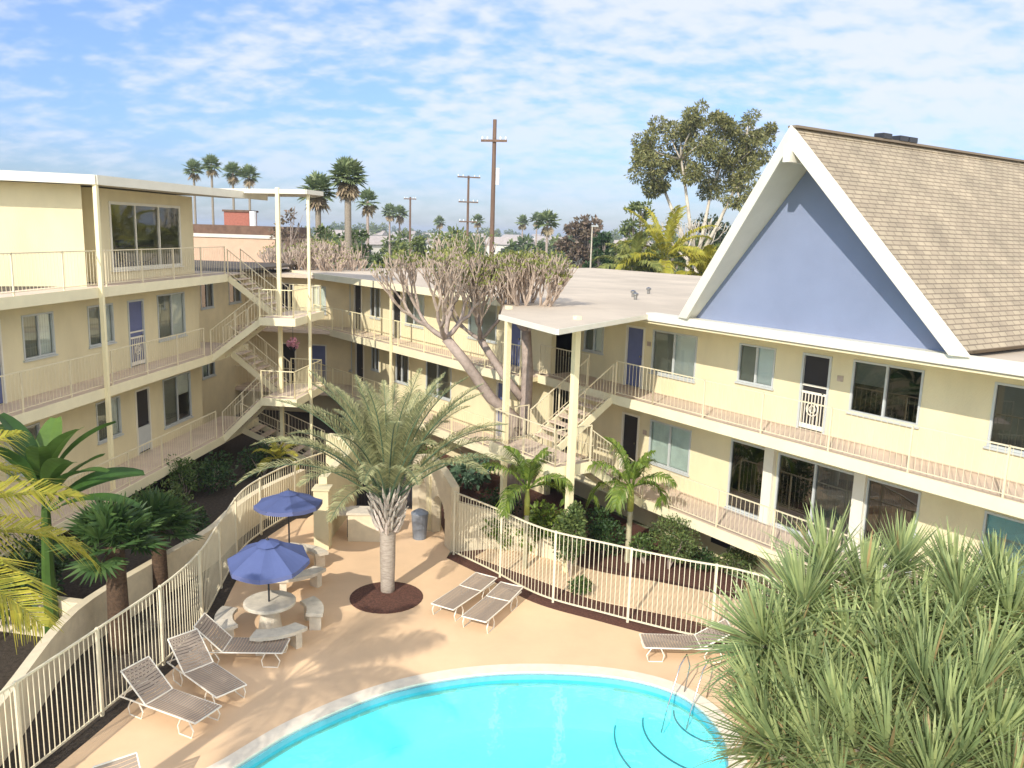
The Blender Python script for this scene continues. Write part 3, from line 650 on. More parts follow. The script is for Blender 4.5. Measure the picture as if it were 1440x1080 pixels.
gwall('short low cream wall ending at the retaining wall beside the yellow palm', [(-12.3,17.2),(-9.1,16.6)], .9)
gwall('curved shaded cream wall behind the first spans of the right fence', smooth_open([(-1.45,22.35),(-.6,22.6),(.3,22.5),(1.1,22.1),(1.9,21.5)], 6), [1.5-1.25*i/24 for i in range(25)])
# entrance: pillar, walls, gate, arch
def boxthing(name, label, cat, x, y, sx, sy, h, m, rz=0, cap=.05):
    t_ = thing(name, label, cat, (x, y, 0), rz); obj('shaft', MB().box(-sx/2, sx/2, -sy/2, sy/2, -.05, h), m, t_); obj('cap', MB().box(-sx/2-.04, sx/2+.04, -sy/2-.04, sy/2+.04, h, h+cap), m, t_); return t_
boxthing('gate_pillar', 'square cream pillar just right of the far umbrella', 'pillar', -5.25, 22.3, .42, .42, 1.75, 'wall_yellow')
gwall('cream entrance wall running back from the square pillar', [(-5.3,22.55),(-5.15,25.6)], 2.0, .25, 'wall_yellow')
gwall('cream wall left of the entrance gate meeting the picket fence', [(-6.0,26.4),(-5.0,25.9)], 2.3, .25, 'wall_yellow')
gt = thing('entrance_gate', 'black iron gate in the cream entrance wall behind the big palm', 'gate', (-4.95, 25.7, 0))
mb = MB(); mb.bar((0,0,1.95),(1.9,0,1.95), .06); mb.bar((0,0,.1),(1.9,0,.1), .06); mb.bar((0,0,1.0),(1.9,0,1.0), .05)
obj('gate_frame', mb, 'dark_metal', gt); mb = MB()
for i in range(17): mb.bar((.05+.112*i,0,.1),(.05+.112*i,0,1.95), .022)
obj('bars', mb, 'dark_metal', gt); obj('backing_mesh', MB().box(0,1.9,.04,.05,.1,1.9), 'dark_metal', gt)
# arch wall
AW = thing('arched_wall', 'curved cream wall with round arched openings beside the blue bin', 'wall', (-3.0, 25.6, 0), math.atan2(22.3-25.6, -1.5+3.0))
LN = math.hypot(3.3, 1.5); mb = MB()
def archwall(mb, L_, H, y0, y1, arches):
    xs = [0]; 
    seg = []
    N_ = 72
    for i in range(N_):
        x0 = L_*i/N_; x1 = L_*(i+1)/N_; xm = (x0+x1)/2; zb = -.1
        for c, r, hs_ in arches:
            if abs(xm-c) < r: zb = hs_+math.sqrt(max(r*r-(xm-c)**2, 0))
        top = H+.35*math.sin(math.pi*xm/L_)
        mb.box(x0, x1, y0, y1, zb, top)
archwall(mb, LN, 1.9, -.12, .12, [(1.05,.42,1.0),(2.55,.55,.75)])
obj('wall', mb, 'stone', AW)
obj('arch_pillar', MB().box(1.62, 1.9, -.2, .2, -.05, 1.75), 'wall_yellow', AW)
t_ = thing('trash_bin', 'blue grey bin standing in the small arch behind the palm', 'bin', tuple(G(590,757)))
obj('body', MB().lathe([(.2,0),(.25,.75)], 16), 'bin', t_); obj('lid', MB().lathe([(.26,.752),(.26,.8),(.1,.9)], 16), 'bin', t_)
t_ = thing('counter', 'beige rectangular counter in front of the iron gate', 'counter', (-4.15, 23.1, 0), rad(2))
obj('body', MB().box(-.5,.5,-.3,.3,0,.82), 'stone', t_); obj('counter_top', MB().box(-.54,.54,-.34,.34,.823,.88), 'concrete', t_)
t_ = thing('table', 'small dark framed table between the square pillar and the counter', 'table', (-4.98, 23.4, 0), rad(5))
obj('table_top', MB().box(-.28,.28,-.35,.35,.68,.72), 'concrete', t_)
for x in (-.25,.25):
    for y in (-.3,.3): obj('leg', MB().box(x-.02,x+.02,y-.02,y+.02,0,.678), 'dark_metal', t_)
# a flowering pot by the corner doors
t_ = thing('flower_basket', 'red and pink flowers hanging under the left stair landing', 'flowers', tuple(FAR(412,483,36)))
mb = MB()
for i in range(150):
    d = Vector((R.gauss(0,1),R.gauss(0,1),R.gauss(0,1))).normalized()*.28*R.random()**.4; s_ = Vector((R.uniform(-1,1),R.uniform(-1,1),R.uniform(-1,1))).normalized(); u_ = s_.orthogonal().normalized()
    mb.quad(d-s_*.05, d-u_*.05, d+s_*.05, d+u_*.05)
obj('petals', mb, 'pink', t_); obj('basket', MB().lathe([(.08,-.35),(.2,-.12)], 12), 'dark_metal', t_); obj('hook', MB().bar((0,0,.1),(0,0,1.1), .015), 'dark_metal', t_)
# ------------------------------------------------------------------ umbrellas, tables, benches
def umbrella(label, c, rim_r, zr, za, tilt, rz):
    t_ = thing('patio_umbrella', label, 'umbrella', c, rz, 'blue umbrellas over the round tables')
    obj('pole', MB().tube([(0,0,.1),(0,0,za-.02)], .022, 8), 'dark_metal', t_)
    mb = MB(); n = 8; rot = Matrix.Rotation(tilt, 3, 'X'); piv = Vector((0,0,za)); b = 0
    rings = []
    for k, (fr, fz) in enumerate(((.0,0),(.16,.06),(.58,.50),(1.,1.))):
        row = []
        for i in range(n*4):
            a = 2*math.pi*i/(n*4); sc_ = math.cos(math.pi/n)/math.cos(((a) % (2*math.pi/n))-math.pi/n) if k else 1
            sag = .03*math.sin(((a) % (2*math.pi/n))/(2*math.pi/n)*math.pi)*fr
            p = Vector((rim_r*fr*sc_*math.cos(a), rim_r*fr*sc_*math.sin(a), -(za-zr)*fz-sag)); row.append(len(mb.v)); mb.v.append(tuple(rot@p+piv))
        rings.append(row)
    m = n*4
    for r0, r1 in zip(rings[:-1], rings[1:]):
        for i in range(m): mb.f.append((r0[i], r1[i], r1[(i+1) % m], r0[(i+1) % m]))
    can = obj('canopy', mb, 'umb', t_)
    # vent cap and hem
    mb = MB(); mb.lathe([(.26,-.07),(.14,-.02),(.02,.03)], 8); mb.v = [tuple(rot@Vector(v_)+piv+Vector((0,0,.03))) for v_ in mb.v]; obj('vent_cap', mb, 'umb', can)
    mb = MB(); row = rings[-1]; cv = can.data.vertices
    for i in range(m):
        p, q = cv[row[i]].co, cv[row[(i+1) % m]].co; dn = Vector((0,0,-.10)); mb.quad(p, q, q+dn, p+dn)
    obj('valance', mb, 'umb_edge', can)
    for i in range(n):
        a = 2*math.pi*i/n; mb = MB(); p = rot@Vector((rim_r*math.cos(a), rim_r*math.sin(a), -(za-zr)-.02))+piv; q = rot@Vector((0,0,-.06))+piv
        mb.bar(q, p, .018); mb.bar(Vector((0,0,za-.55)), q.lerp(p, .5), .014); obj('rib', mb, 'dark_metal', t_)
    obj('finial', MB().lathe([(.03,za),(.035,za+.06),(.01,za+.11)], 8), 'dark_metal', t_)
    return t_
def table(label, c):
    t_ = thing('picnic_table', label, 'table', c, 0, 'round concrete tables under the umbrellas')
    obj('table_top', MB().lathe([(.50,.66),(.57,.68),(.57,.73),(.54,.745)], 32), 'concrete', t_); obj('pedestal', MB().lathe([(.3,0),(.26,.1),(.2,.5),(.3,.66)], 20), 'concrete', t_)
    return t_
def bench(label, c, ang, r=.99, span=62):
    t_ = thing('curved_bench', label, 'bench', c, rad(ang), 'curved concrete benches round the tables')
    def sec(r0, r1, a0, a1, z0, z1, k=14):
        mb = MB()
        pl = [(r1*math.cos(rad(a0+(a1-a0)*i/k)), r1*math.sin(rad(a0+(a1-a0)*i/k))) for i in range(k+1)]+[(r0*math.cos(rad(a1-(a1-a0)*i/k)), r0*math.sin(rad(a1-(a1-a0)*i/k))) for i in range(k+1)]
        return mb.prism(pl, z0, z1)
    obj('seat', sec(r-.19, r+.19, -span/2, span/2, .38, .46), 'concrete', t_)
    for a in (-span/2+9, span/2-9): obj('leg', sec(r-.13, r+.13, a-4, a+4, 0, .378, 4), 'concrete', t_)
    return t_
T1 = Vector((-5.27,17.25,0)); T2 = Vector((-5.75,20.2,0))
table('round concrete table under the nearer blue umbrella', T1); table('round concrete table hidden under the farther blue umbrella', T2)
umbrella('nearer blue octagonal umbrella over the round concrete table', T1+Vector((0,-.05,0)), .90, 1.72, 2.14, rad(7), rad(4))
umbrella('farther blue umbrella beside the square cream pillar', T2+Vector((.12,0,0)), .86, 2.03, 2.3, rad(-2), rad(22))
def angof(px, py, c):
    g = G(px, py, .45); return math.degrees(math.atan2(g.y-c.y, g.x-c.x))
bench('sunlit curved concrete bench in front of the nearer table', T1, angof(388,880,T1))
bench('curved concrete bench at the right of the nearer table', T1, angof(440,852,T1), span=50)
bench('curved concrete bench left of the nearer table by the fence', T1, angof(322,868,T1))
bench('curved concrete bench between the two tables', T2, angof(428,812,T2), 1.05, 66)
bench('curved concrete bench beside the fence at the farther table', T2, 175, 1.0)
bench('curved concrete bench behind the farther table', T2, 65, 1.0)
# ------------------------------------------------------------------ loungers
def lounger(label, head, foot, back=42, w_=.62, group='sun loungers on the pool deck'):
    head = Vector(head); foot = Vector(foot); d = foot-head; rz = math.atan2(d.y, d.x); Lg = 1.95
    t_ = thing('sun_lounger', label, 'sun lounger', (head.x, head.y, 0), rz, group)
    z = .33; hx = .72; bl = .78; a = rad(back); bx, bz = hx-bl*math.cos(a), z+bl*math.sin(a)
    f = MB()
    for s in (-1, 1):
        y = s*w_/2
        f.tube([(0.05,y,z-.02),(Lg,y,z)], .016, 6); f.tube([(hx,y,z),(bx,y,bz)], .016, 6)
    f.tube([(Lg,-w_/2,z),(Lg,w_/2,z)], .016, 6); f.tube([(bx,-w_/2,bz),(bx,w_/2,bz)], .016, 6); f.tube([(hx,-w_/2,z),(hx,w_/2,z)], .014, 6); f.tube([(.05,-w_/2,z-.02),(.05,w_/2,z-.02)], .014, 6)
    if back > 5:
        for s in (-1,1): f.tube([(.15,s*w_/2,z-.02),(hx-bl*.6*math.cos(a),s*w_/2,z+bl*.6*math.sin(a))], .01, 5)
    obj('frame', f, 'frame_white', t_)
    for x in (.35, 1.6):
        for s in (-1,1): 
            g = MB(); g.tube([(x,s*w_/2,z-.01),(x-.08,s*w_/2,.16),(x-.05,s*w_/2,.015),(x+.25,s*w_/2,.015),(x+.3,s*w_/2,.16),(x+.2,s*w_/2,z-.01)], .014, 5); obj('leg', g, 'frame_white', t_)
    def straps(nm, p, q):
        m = MB(); n = int((q-p).length/.062); up = Vector((0,0,.012))
        for i in range(n):
            a_ = p.lerp(q, (i+.08)/n); b_ = p.lerp(q, (i+.92)/n); sag = Vector((0,0,-.025))
            y0, y1 = Vector((0,-w_/2+.01,0)), Vector((0,w_/2-.01,0))
            m.quad(a_+y0+up, b_+y0+up, b_+up+sag, a_+up+sag); m.quad(a_+up+sag, b_+up+sag, b_+y1+up, a_+y1+up)
        obj(nm, m, 'sling', t_)
    straps('seat_sling', Vector((hx+.02,0,z)), Vector((Lg-.02,0,z))); straps('back_sling', Vector((hx-.01*math.cos(a),0,z)), Vector((bx,0,bz)))
    return t_
def mid(a, b): return (a+b)/2
def lay(label, headpx, footpx, back, zf=.33, ln=1.95):
    f = mid(G(*footpx[0], zf), G(*footpx[1], zf)); h = mid(G(*headpx[0], zf), G(*headpx[1], zf)); d = (f-h).normalized(); return lounger(label, f-d*ln, f, back)
lay('taupe strap lounger nearest the pool fence corner with its back raised', ((215,995),(249,971)), ((275,1020),(311,991)), 40)
lay('middle of the three left loungers with raised back', ((262,949),(293,927)), ((307,987),(344,958)), 40)
lay('raised back lounger turned towards the pool below the round table', ((326,916),(340,898)), ((391,927),(413,891)), 44)
lay('left one of the two flat loungers by the right fence', ((667,813),(687,820)), ((608,845),(636,862)), 4)
lay('right one of the two flat loungers by the right fence', ((703,823),(730,833)), ((650,863),(683,879)), 4)
g0 = G(980,903,.33); lounger('lounger lying at the far end of the right fence near the yuccas', g0+Vector((.75,.05,0)), g0+Vector((-1.25,-.02,0)), 30)
g0 = G(205,1062,.33); lounger('lounger cut off by the bottom edge at lower left', g0+Vector((-.15,-.75,0)), g0+Vector((1.0,-2.25,0)), 40)
# pool handrail
ha = thing('pool_handrail', 'thin steel handrail beside the round pool steps', 'handrail', tuple(G(962,975)))
mb = MB()
p0 = Vector((0,0,0)); q_ = G(930,1030,-.5)-G(962,975); 
for s in (0, .42):
    o_ = Vector((s,-s*.35,0)); mb.tube([o_, o_+Vector((.1,.1,.55)), o_+Vector((.0,0,.85)), o_+q_*.3+Vector((0,0,.85)), o_+q_*.8+Vector((0,0,.35)), o_+q_], .014, 8)
obj('rail', mb, 'steel', ha, True)
# ------------------------------------------------------------------ vegetation generators
def rnd_dir(up=0.):
    while True:
        d = Vector((R.uniform(-1,1),R.uniform(-1,1),R.uniform(-1,1)))
        if .1 < d.length < 1: return (d.normalized()+Vector((0,0,up))).normalized()
def frond(mb, rm, base, az, el, ln, droop, nl=36, lw=.02, ll=.5, vee=.35, tw=.0, start=.18, n=10, curl=1.6, ldroop=.35, rw=.022):
    """a feather frond: rachis tube into rm, leaflets into mb"""
    pts = []; p = Vector(base); e = el; seg = ln/n
    for i in range(n+1):
        pts.append(p.copy()); d = Vector((math.cos(e)*math.cos(az), math.cos(e)*math.sin(az), math.sin(e))); p = p+d*seg; e -= droop/n*(.4+curl*i/n)
    rm.tube(pts, [rw*(1-.85*i/n)+.003 for i in range(n+1)], 4, False)
    for k in range(nl):
        f = start+(1-start)*k/(nl-1)*.995; x = f*n; i = min(int(x), n-1); q = pts[i].lerp(pts[i+1], x-i); d = (pts[i+1]-pts[i]).normalized()
        side = d.cross(Vector((0,0,1))); side = side.normalized() if side.length > .05 else Vector((1,0,0)); up = side.cross(d).normalized()
        l = ll*(math.sin(math.pi*min(1,(f-start)/(1-start)*.82+.16))**.7)*R.uniform(.85,1.1)
        for s in (-1, 1):
            dd = (side*s*math.cos(vee)+up*math.sin(vee)+d*(.55+.5*f)+Vector((R.uniform(-.09,.09),R.uniform(-.09,.09),R.uniform(-.09,.09)))).normalized()
            m_ = q+dd*l*.5; e_ = q+dd*l*.97+Vector((0,0,-ldroop*l*R.uniform(.6,1.3))); wd = d.cross(dd).cross(dd).normalized()
            wd = (wd+up*R.uniform(-.3,.3)).normalized(); mb.strip([q, m_, e_], [lw*.6, lw, lw*.12], wd)
def feather_palm(name, label, cat, base, h, r0, r1, nf, ln, leaf, trunk, el=(80,-20), droop=1.3, nl=36, ll=.5, lw=.02, lean=(0,0), boots=0, ldroop=.35, vee=.35, rz=0, bend=0, group=None, crownshaft=None, azr=None, rachis=None):
    t_ = thing(name, label, cat, base, rz, group); top = Vector((lean[0], lean[1], h))
    pts = [Vector((0,0,-.1)).lerp(top, i/8)+Vector((bend*math.sin(math.pi*i/8),0,0)) for i in range(9)]
    mb = MB(); n = 12; mb.tube(pts, [r0+(r1-r0)*i/8+R.uniform(-.006,.006) for i in range(9)], n)
    obj('trunk', mb, trunk, t_, True)
    if crownshaft:
        mb = MB(); mb.tube([top, top+Vector((0,0,crownshaft*.5)), top+Vector((0,0,crownshaft))], [r1*1.25, r1*1.35, r1*.6], 10); obj('crownshaft', mb, 'kp_shaft', t_, True); top = top+Vector((0,0,crownshaft*.92))
    if boots:
        mb = MB()
        for i in range(boots):
            a = i*2.4; z = h-.0-boots*.0+(-.75+.95*i/boots); rr = r1*(1.0+.25*i/boots); b = Vector((lean[0]*z/h+rr*math.cos(a), lean[1]*z/h+rr*math.sin(a), z)); o = Vector((math.cos(a),math.sin(a),0))
            e_ = b+o*R.uniform(.16,.32)+Vector((0,0,R.uniform(.28,.55))); mb.tube([b, b.lerp(e_,.5)+o*.03, e_], [.05,.035,.012], 4)
        obj('frond_stubs', mb, 'boot', t_)
    lf = MB(); rm = MB(); azs = azr or (0, 360)
    for i in range(nf):
        f = (i+.5)/nf; az = rad(azs[0]+((i*137.5) % 360)/360*(azs[1]-azs[0])); e_ = rad(el[0]+(el[1]-el[0])*f**1.1+R.uniform(-6,6))
        frond(lf, rm, top+Vector((math.cos(az),math.sin(az),0))*r1*.6, az, e_, ln*R.uniform(.85,1.08)*(.8 if f < .12 else 1), droop*R.uniform(.8,1.15)*(.5+.75*f), nl, lw, ll, vee, ldroop=ldroop)
    c = obj('crown', lf, leaf, t_); obj('frond_stems', rm, rachis or leaf, c)
    return t_
def fan(mb, rm, base, az, el, pl, fr, nb=26, w_=.028, droop=.25):
    d = Vector((math.cos(el)*math.cos(az), math.cos(el)*math.sin(az), math.sin(el))); c = base+d*pl+Vector((0,0,-droop*pl*.3)); rm.tube([base, base.lerp(c,.5)+Vector((0,0,.04)), c], [.02,.014,.01], 4, False)
    side = d.cross(Vector((0,0,1))).normalized(); up = side.cross(d).normalized(); tilt = R.uniform(-.3,.3); side = (side+up*tilt).normalized()
    for k in range(nb):
        a = rad(-125+250*k/(nb-1)); dd = (d*math.cos(a)+side*math.sin(a)+up*.18).normalized(); l = fr*(1-.22*abs(a)/2.2)*R.uniform(.92,1.05)
        wd = (-d*math.sin(a)+side*math.cos(a)).normalized(); wd = (wd+up*(.5 if k % 2 else -.5)).normalized()
        p1 = c+dd*l*.55; p2 = c+dd*l-Vector((0,0,droop*l*R.uniform(.3,.9))); mb.strip([c, p1, p2], [w_*.25, w_, w_*.1], wd)
def fan_palm(name, label, base, h, r, nf, pl, fr, leaf, trunk, skirt=0, lean=(0,0), group=None, nb=26, w_=.028, el=(85,-35)):
    t_ = thing(name, label, 'palm tree', base, R.uniform(0,6), group); top = Vector((lean[0],lean[1],h))
    mb = MB(); mb.tube([Vector((0,0,-.1)).lerp(top, i/6) for i in range(7)], [r*(1.15-.2*i/6) for i in range(7)], 10); obj('trunk', mb, trunk, t_, True)
    lf = MB(); rm = MB()
    for i in range(nf):
        f = (i+.5)/nf; fan(lf, rm, top, i*2.4+R.uniform(-.2,.2), rad(el[0]+(el[1]-el[0])*f+R.uniform(-8,8)), pl*R.uniform(.8,1.1), fr*R.uniform(.85,1.1), nb, w_)
    c = obj('crown', lf, leaf, t_); obj('frond_stems', rm, leaf, c)
    if skirt:
        lf = MB(); rm = MB()
        for i in range(skirt): fan(lf, rm, top-Vector((0,0,.1+.5*R.random()*pl)), i*2.4, rad(R.uniform(-50,-80)), pl*.7, fr*.9, 14, w_*1.2)
        obj('dead_frond_skirt', lf, 'lf_dead', t_)
    return t_
def leaves(mb, c, rx, ry, rz, n, s, shell=.35, up=.0, long_=1.6):
    for i in range(n):
        d = rnd_dir(); k = (shell+(1-shell)*R.random())**.5; p = Vector(c)+Vector((d.x*rx, d.y*ry, d.z*rz))*k
        a = (d+rnd_dir()*.9+Vector((0,0,up))).normalized(); b = a.cross(rnd_dir()).normalized(); l = s*R.uniform(.6,1.2)
        mb.quad(p, p+a*l*long_*.5+b*l*.4, p+a*l*long_, p+a*l*long_*.5-b*l*.4)
def shrub(label, c, r, h, leaf='lf_shrub', n=700, s=.07, name='shrub', group=None, lobes=6, long_=1.6):
    t_ = thing(name, label, 'shrub', c, 0, group); st = MB(); lf = MB()
    for i in range(lobes):
        a = R.uniform(0,6.28); q = r*.55*R.random()**.5; cc = Vector((q*math.cos(a), q*math.sin(a), h*R.uniform(.4,.75))); st.tube([(0,0,0), cc*.6, cc], [.03,.02,.008], 5); rr = r*R.uniform(.4,.65)
        leaves(lf, cc, rr, rr, h*R.uniform(.25,.42), n//lobes, s, long_=long_)
    obj('stems', st, 'bark_grey', t_); obj('foliage', lf, leaf, t_); return t_
def tree(name, label, base, h, cr, leaf, bark='bark_grey', n=2600, s=.35, lobes=11, crown0=.4, trunk_r=None, group=None, flat=1., gaps=.5, sprd=1.):
    t_ = thing(name, label, 'tree', base, 0, group); tr = MB(); lf = MB(); r0 = trunk_r or h*.022; fork = Vector((R.uniform(-.3,.3), R.uniform(-.3,.3), h*crown0*.8))
    tr.tube([(0,0,-.3), fork*.5, fork], [r0*1.3, r0, r0*.8], 8)
    for i in range(lobes):
        a = i*2.4; q = cr*sprd*(.25+.6*R.random()); z = h*(crown0+(1-crown0)*(.25+.62*(i/lobes))+R.uniform(-.04,.04)); q *= (1.1-.55*(i/lobes)); cc = Vector((q*math.cos(a), q*math.sin(a), z))
        m_ = fork.lerp(cc,.5)+Vector((0,0,-.06*h)); tr.tube([fork, m_, cc], [r0*.55, r0*.3, r0*.1], 6)
        for j in range(3):
            e_ = cc+rnd_dir(.2)*cr*.35; tr.tube([m_.lerp(cc,.5), e_], [r0*.15, r0*.04], 4, False)
        rr = cr*R.uniform(.28,.46); 
        for j in range(4):
            c2 = cc+Vector((R.uniform(-1,1),R.uniform(-1,1),R.uniform(-.6,.6)))*rr*.6; r2 = rr*R.uniform(.4,.7); leaves(lf, c2, r2, r2, r2*.7*flat, n//lobes//4, s, .2)
    obj('trunk', tr, bark, t_); obj('crown', lf, leaf, t_); return t_
# ---- big date palm in the mulch ring
pb = G(545,832)
feather_palm('date_palm', 'large grey green date palm with ragged trunk rising from the mulch ring', 'palm tree', pb, 2.35, .17, .22, 52, 3.6, 'lf_date', 'bark_date', (89,40), 1.05, 66, .52, .0115, (.0,0), 80, .3, .5, rachis='lf_pale')
# ---- the small crownshaft palms
g0 = G(738,800); feather_palm('king_palm', 'slender young palm with yellow green crownshaft just behind the fence wave', 'palm tree', g0, 1.55, .07, .06, 9, 1.5, 'lf_king', 'kp_trunk', (85,15), 1.7, 30, .42, .02, crownshaft=.8, ldroop=.6)
g0 = G(882,790); feather_palm('king_palm', 'young palm with drooping yellow green fronds below the teal window', 'palm tree', g0, 1.5, .09, .07, 10, 1.55, 'lf_king', 'kp_trunk', (80,5), 2.0, 30, .45, .022, crownshaft=.75, ldroop=.7)
g0 = G(415,668,.3); feather_palm('palm_sapling', 'small yellow leaved palm at the foot of the left stairs', 'palm tree', (g0.x-.6,g0.y,0), .9, .06, .05, 9, 1.0, 'lf_yellow', 'kp_trunk', (80,0), 1.5, 22, .3, .016)
# ---- fan palms at the left fence
fan_palm('fan_palm', 'nearer dark green fan palm with shaggy brown trunk behind the left fence', (-8.15,16.2,0), 2.35, .2, 20, .55, .75, 'lf_fan', 'bark_dark', nb=30, w_=.042, el=(85,-12))
fan_palm('fan_palm', 'farther dark green fan palm against the cream retaining wall', (-8.3,18.6,0), 1.8, .17, 18, .5, .72, 'lf_fan', 'bark_dark', nb=30, w_=.042, el=(85,-12))
# ---- yellow palm at the lower left corner (its trunk stands outside the picture)
feather_palm('feather_palm', 'bright yellow green palm fronds drooping in at the lower left corner', 'palm tree', (-7.55,8.3,0), 4.95, .16, .13, 18, 2.95, 'lf_yellow', 'bark_palm', (50,20), 1.1, 84, .85, .0125, ldroop=.45)
# ---- banana-like plant
def paddle(mb, rm, base, az, el, pl, ll, w_, droop):
    d0 = Vector((math.cos(az)*math.cos(el), math.sin(az)*math.cos(el), math.sin(el))); c = base+d0*pl; rm.tube([base, c], [.04,.025], 5, False); n = 9; p = c.copy(); e = el; pts = []
    for i in range(n+1):
        pts.append(p.copy()); d = Vector((math.cos(az)*math.cos(e), math.sin(az)*math.cos(e), math.sin(e))); p = p+d*ll/n; e -= droop/n
    side = Vector((-math.sin(az), math.cos(az), 0)); side = (side+Vector((0,0,R.uniform(-.5,.5)))).normalized(); b = len(mb.v)
    for i, q in enumerate(pts):
        f = i/n; w = w_*math.sin(math.pi*(f*.86+.07))**.6; lift = Vector((0,0,.28*w)); mb.v += [tuple(q-side*w+lift), tuple(q), tuple(q+side*w+lift)]
    for i in range(n):
        a = b+i*3; mb.f += [(a,a+1,a+4,a+3),(a+1,a+2,a+5,a+4)]
t_ = thing('banana_plant', 'banana plant with broad dark green leaves against the left building', 'plant', (-9.75,16.5,0)); lf = MB(); rm = MB()
rm.tube([(0,0,0),(.0,0,1.6),(.05,0,3.0)], [.16,.13,.09], 8)
for i, (az, el) in enumerate(((20,62),(60,48),(100,75),(150,58),(-15,40),(35,32),(200,50),(250,65),(300,60),(340,66),(5,20),(120,35),(-40,50),(170,80))):
    paddle(lf, rm, Vector((0,0,3.35+R.uniform(-.5,.15))), rad(az), rad(el), .35, R.uniform(1.3,1.85), R.uniform(.22,.31), .8)
obj('stems', rm, 'lf_banana', t_); obj('leaves', lf, 'lf_banana', t_)
# ---- bare trees with knobbly upward twigs
def bare_tree(name, label, base, limbs, levels, twig='twig', sprout='lf_sprout', seed=3, sp_n=3, group=None, rz=0, thick=.70):
    t_ = thing(name, label, 'tree', base, rz, group); tr = MB(); tw = MB(); lf = MB(); rr = random.Random(seed)
    def grow(p, d, l, r, k):
        bend = Vector((rr.uniform(-.25,.25), rr.uniform(-.25,.25), .55 if k > 0 else .3)); m_ = p+d*l*.5; d2 = (d+bend).normalized(); e_ = m_+d2*l*.5
        (tr if k < 2 or levels < 4 else tw).tube([p, m_, e_], [r, r*.88, r*.78], 6 if k < 2 else 4, k > 2)
        if k >= levels:
            for j in range(sp_n):
                if rr.random() < .75:
                    q = rr.uniform(0,6.28); a = Vector((math.cos(q)*.6, math.sin(q)*.6, .8)).normalized(); s_ = .10*rr.uniform(.6,1.4); b = a.cross(d2).normalized()*s_*.25; lf.quad(e_, e_+a*s_*.5+b, e_+a*s_, e_+a*s_*.5-b)
            return
        nb = 3 if rr.random() < .42 else 2; q0 = rr.uniform(0,6.28)
        for j in range(nb):
            q = q0+6.28*j/nb; o = Vector((math.cos(q), math.sin(q), 0)); o = (o-d2*o.dot(d2)); dd = (d2+o*rr.uniform(.30,.58)).normalized(); dd.z = max(dd.z, .05); grow(e_, dd.normalized(), l*rr.uniform(.74,.92), r*thick, k+1)
    for path, r0, r1, l in limbs:
        P = [Vector(p) for p in path]; n = len(P); tr.tube(P, [r0+(r1-r0)*i/(n-1) for i in range(n)], 9); d = (P[-1]-P[-2]).normalized()
        for j in range(4):
            q = j*1.57+rr.uniform(-.4,.4); grow(P[-1], (d*.5+Vector((math.cos(q)*.85, math.sin(q)*.85, .18))).normalized(), l, r1*.6, 0)
    c = obj('trunk', tr, twig if levels < 4 else 'bark_grey', t_, True); (obj('twigs', tw, twig, t_) if tw.v else None); obj('sprouts', lf, sprout, t_); return t_
B = Vector((.15,25.0,0)); 
def rel(px, py, y, b=B): return FAR(px, py, y)-b
bare_tree('coral_tree', 'big bare knobbly tree with two leaning trunks in front of the back wing', B,
    [([(0,0,0), rel(722,585,24.9), rel(690,560,24.8), rel(655,510,24.6), rel(627,476,24.5)], .20, .15, .69),
     ([(.15,.1,0), rel(738,600,25.1), rel(742,520,25.1), rel(740,466,25.2)], .22, .15, .56),
     ([rel(734,560,25.1), rel(710,530,25.3), rel(690,500,25.5), rel(676,478,25.6)], .14, .11, .60)], 6, seed=11, thick=.73)
B2 = Vector((-11.0,43.,0)); B2.x = FAR(462,400,43).x
bare_tree('coral_tree', 'bare twiggy tree behind the left stair tower', B2, [([(0,0,0),(0,0,3.6),(.1,0,5.0)], .3, .2, .85),([(0,0,3.2),(-.6,0,4.4),(-1.3,0,5.2)], .2, .16, .85)], 5, seed=5, thick=.78)
# ---- yuccas (dragon-tree clump) at the right
def rosette(lf, old, c, up, n, ln, w_):
    up = Vector(up).normalized(); x = up.orthogonal().normalized(); y = up.cross(x)
    for i in range(n):
        f = (i+.5)/n; th = rad(5+104*f**.9+R.uniform(-8,8)); ph = i*2.39996+R.uniform(-.1,.1); o = x*math.cos(ph)+y*math.sin(ph); d = up*math.cos(th)+o*math.sin(th); l = ln*R.uniform(.78,1.1)*(.85 if f < .2 else 1)
        b = Vector(c)-up*.10*f; side = d.cross(up).normalized() if th > .05 else x; bd = Vector((0,0,-.13*l*f))
        p1 = b+d*l*.4; p2 = b+d*l*.75+bd*.35; p3 = b+d*l+bd
        (old if f > .88 or R.random() < .02 else lf).strip([b, p1, p2, p3], [w_*.8, w_, w_*.7, w_*.08], side)
def yucca(label, base, heads):
    base = Vector(base); t_ = thing('yucca_tree', label, 'yucca', base, 0, 'yucca trees at the lower right'); tr = MB(); lf = MB(); old = MB()
    hub = Vector((0,0,1.6)); tr.tube([(0,0,-.1),(0,0,.8),hub], [.32,.24,.2], 9)
    for h_, n, ln in heads:
        q = Vector(h_)-base; m_ = hub.lerp(q,.5); m_.z = hub.z*.45+q.z*.42; hz = Vector((q.x-hub.x, q.y-hub.y, 0)); tr.tube([hub, m_, q+Vector((0,0,-.3))-hz*.05, q], [.12,.09,.07,.07], 7)
        up = Vector((hz.x*.35, hz.y*.35, 1.1)).normalized(); rosette(lf, old, q, up, int(n*R.uniform(.75,1.05)), ln*R.uniform(1.05,1.3), .019)
    obj('trunk', tr, 'bark_palm', t_, True); obj('foliage', lf, 'lf_yucca', t_); obj('dry_leaves', old, 'lf_yucca_old', t_); return t_
def heads(lst, n=175):
    return [(FAR(px, py, D), n, ln) for px, py, D, ln in lst]
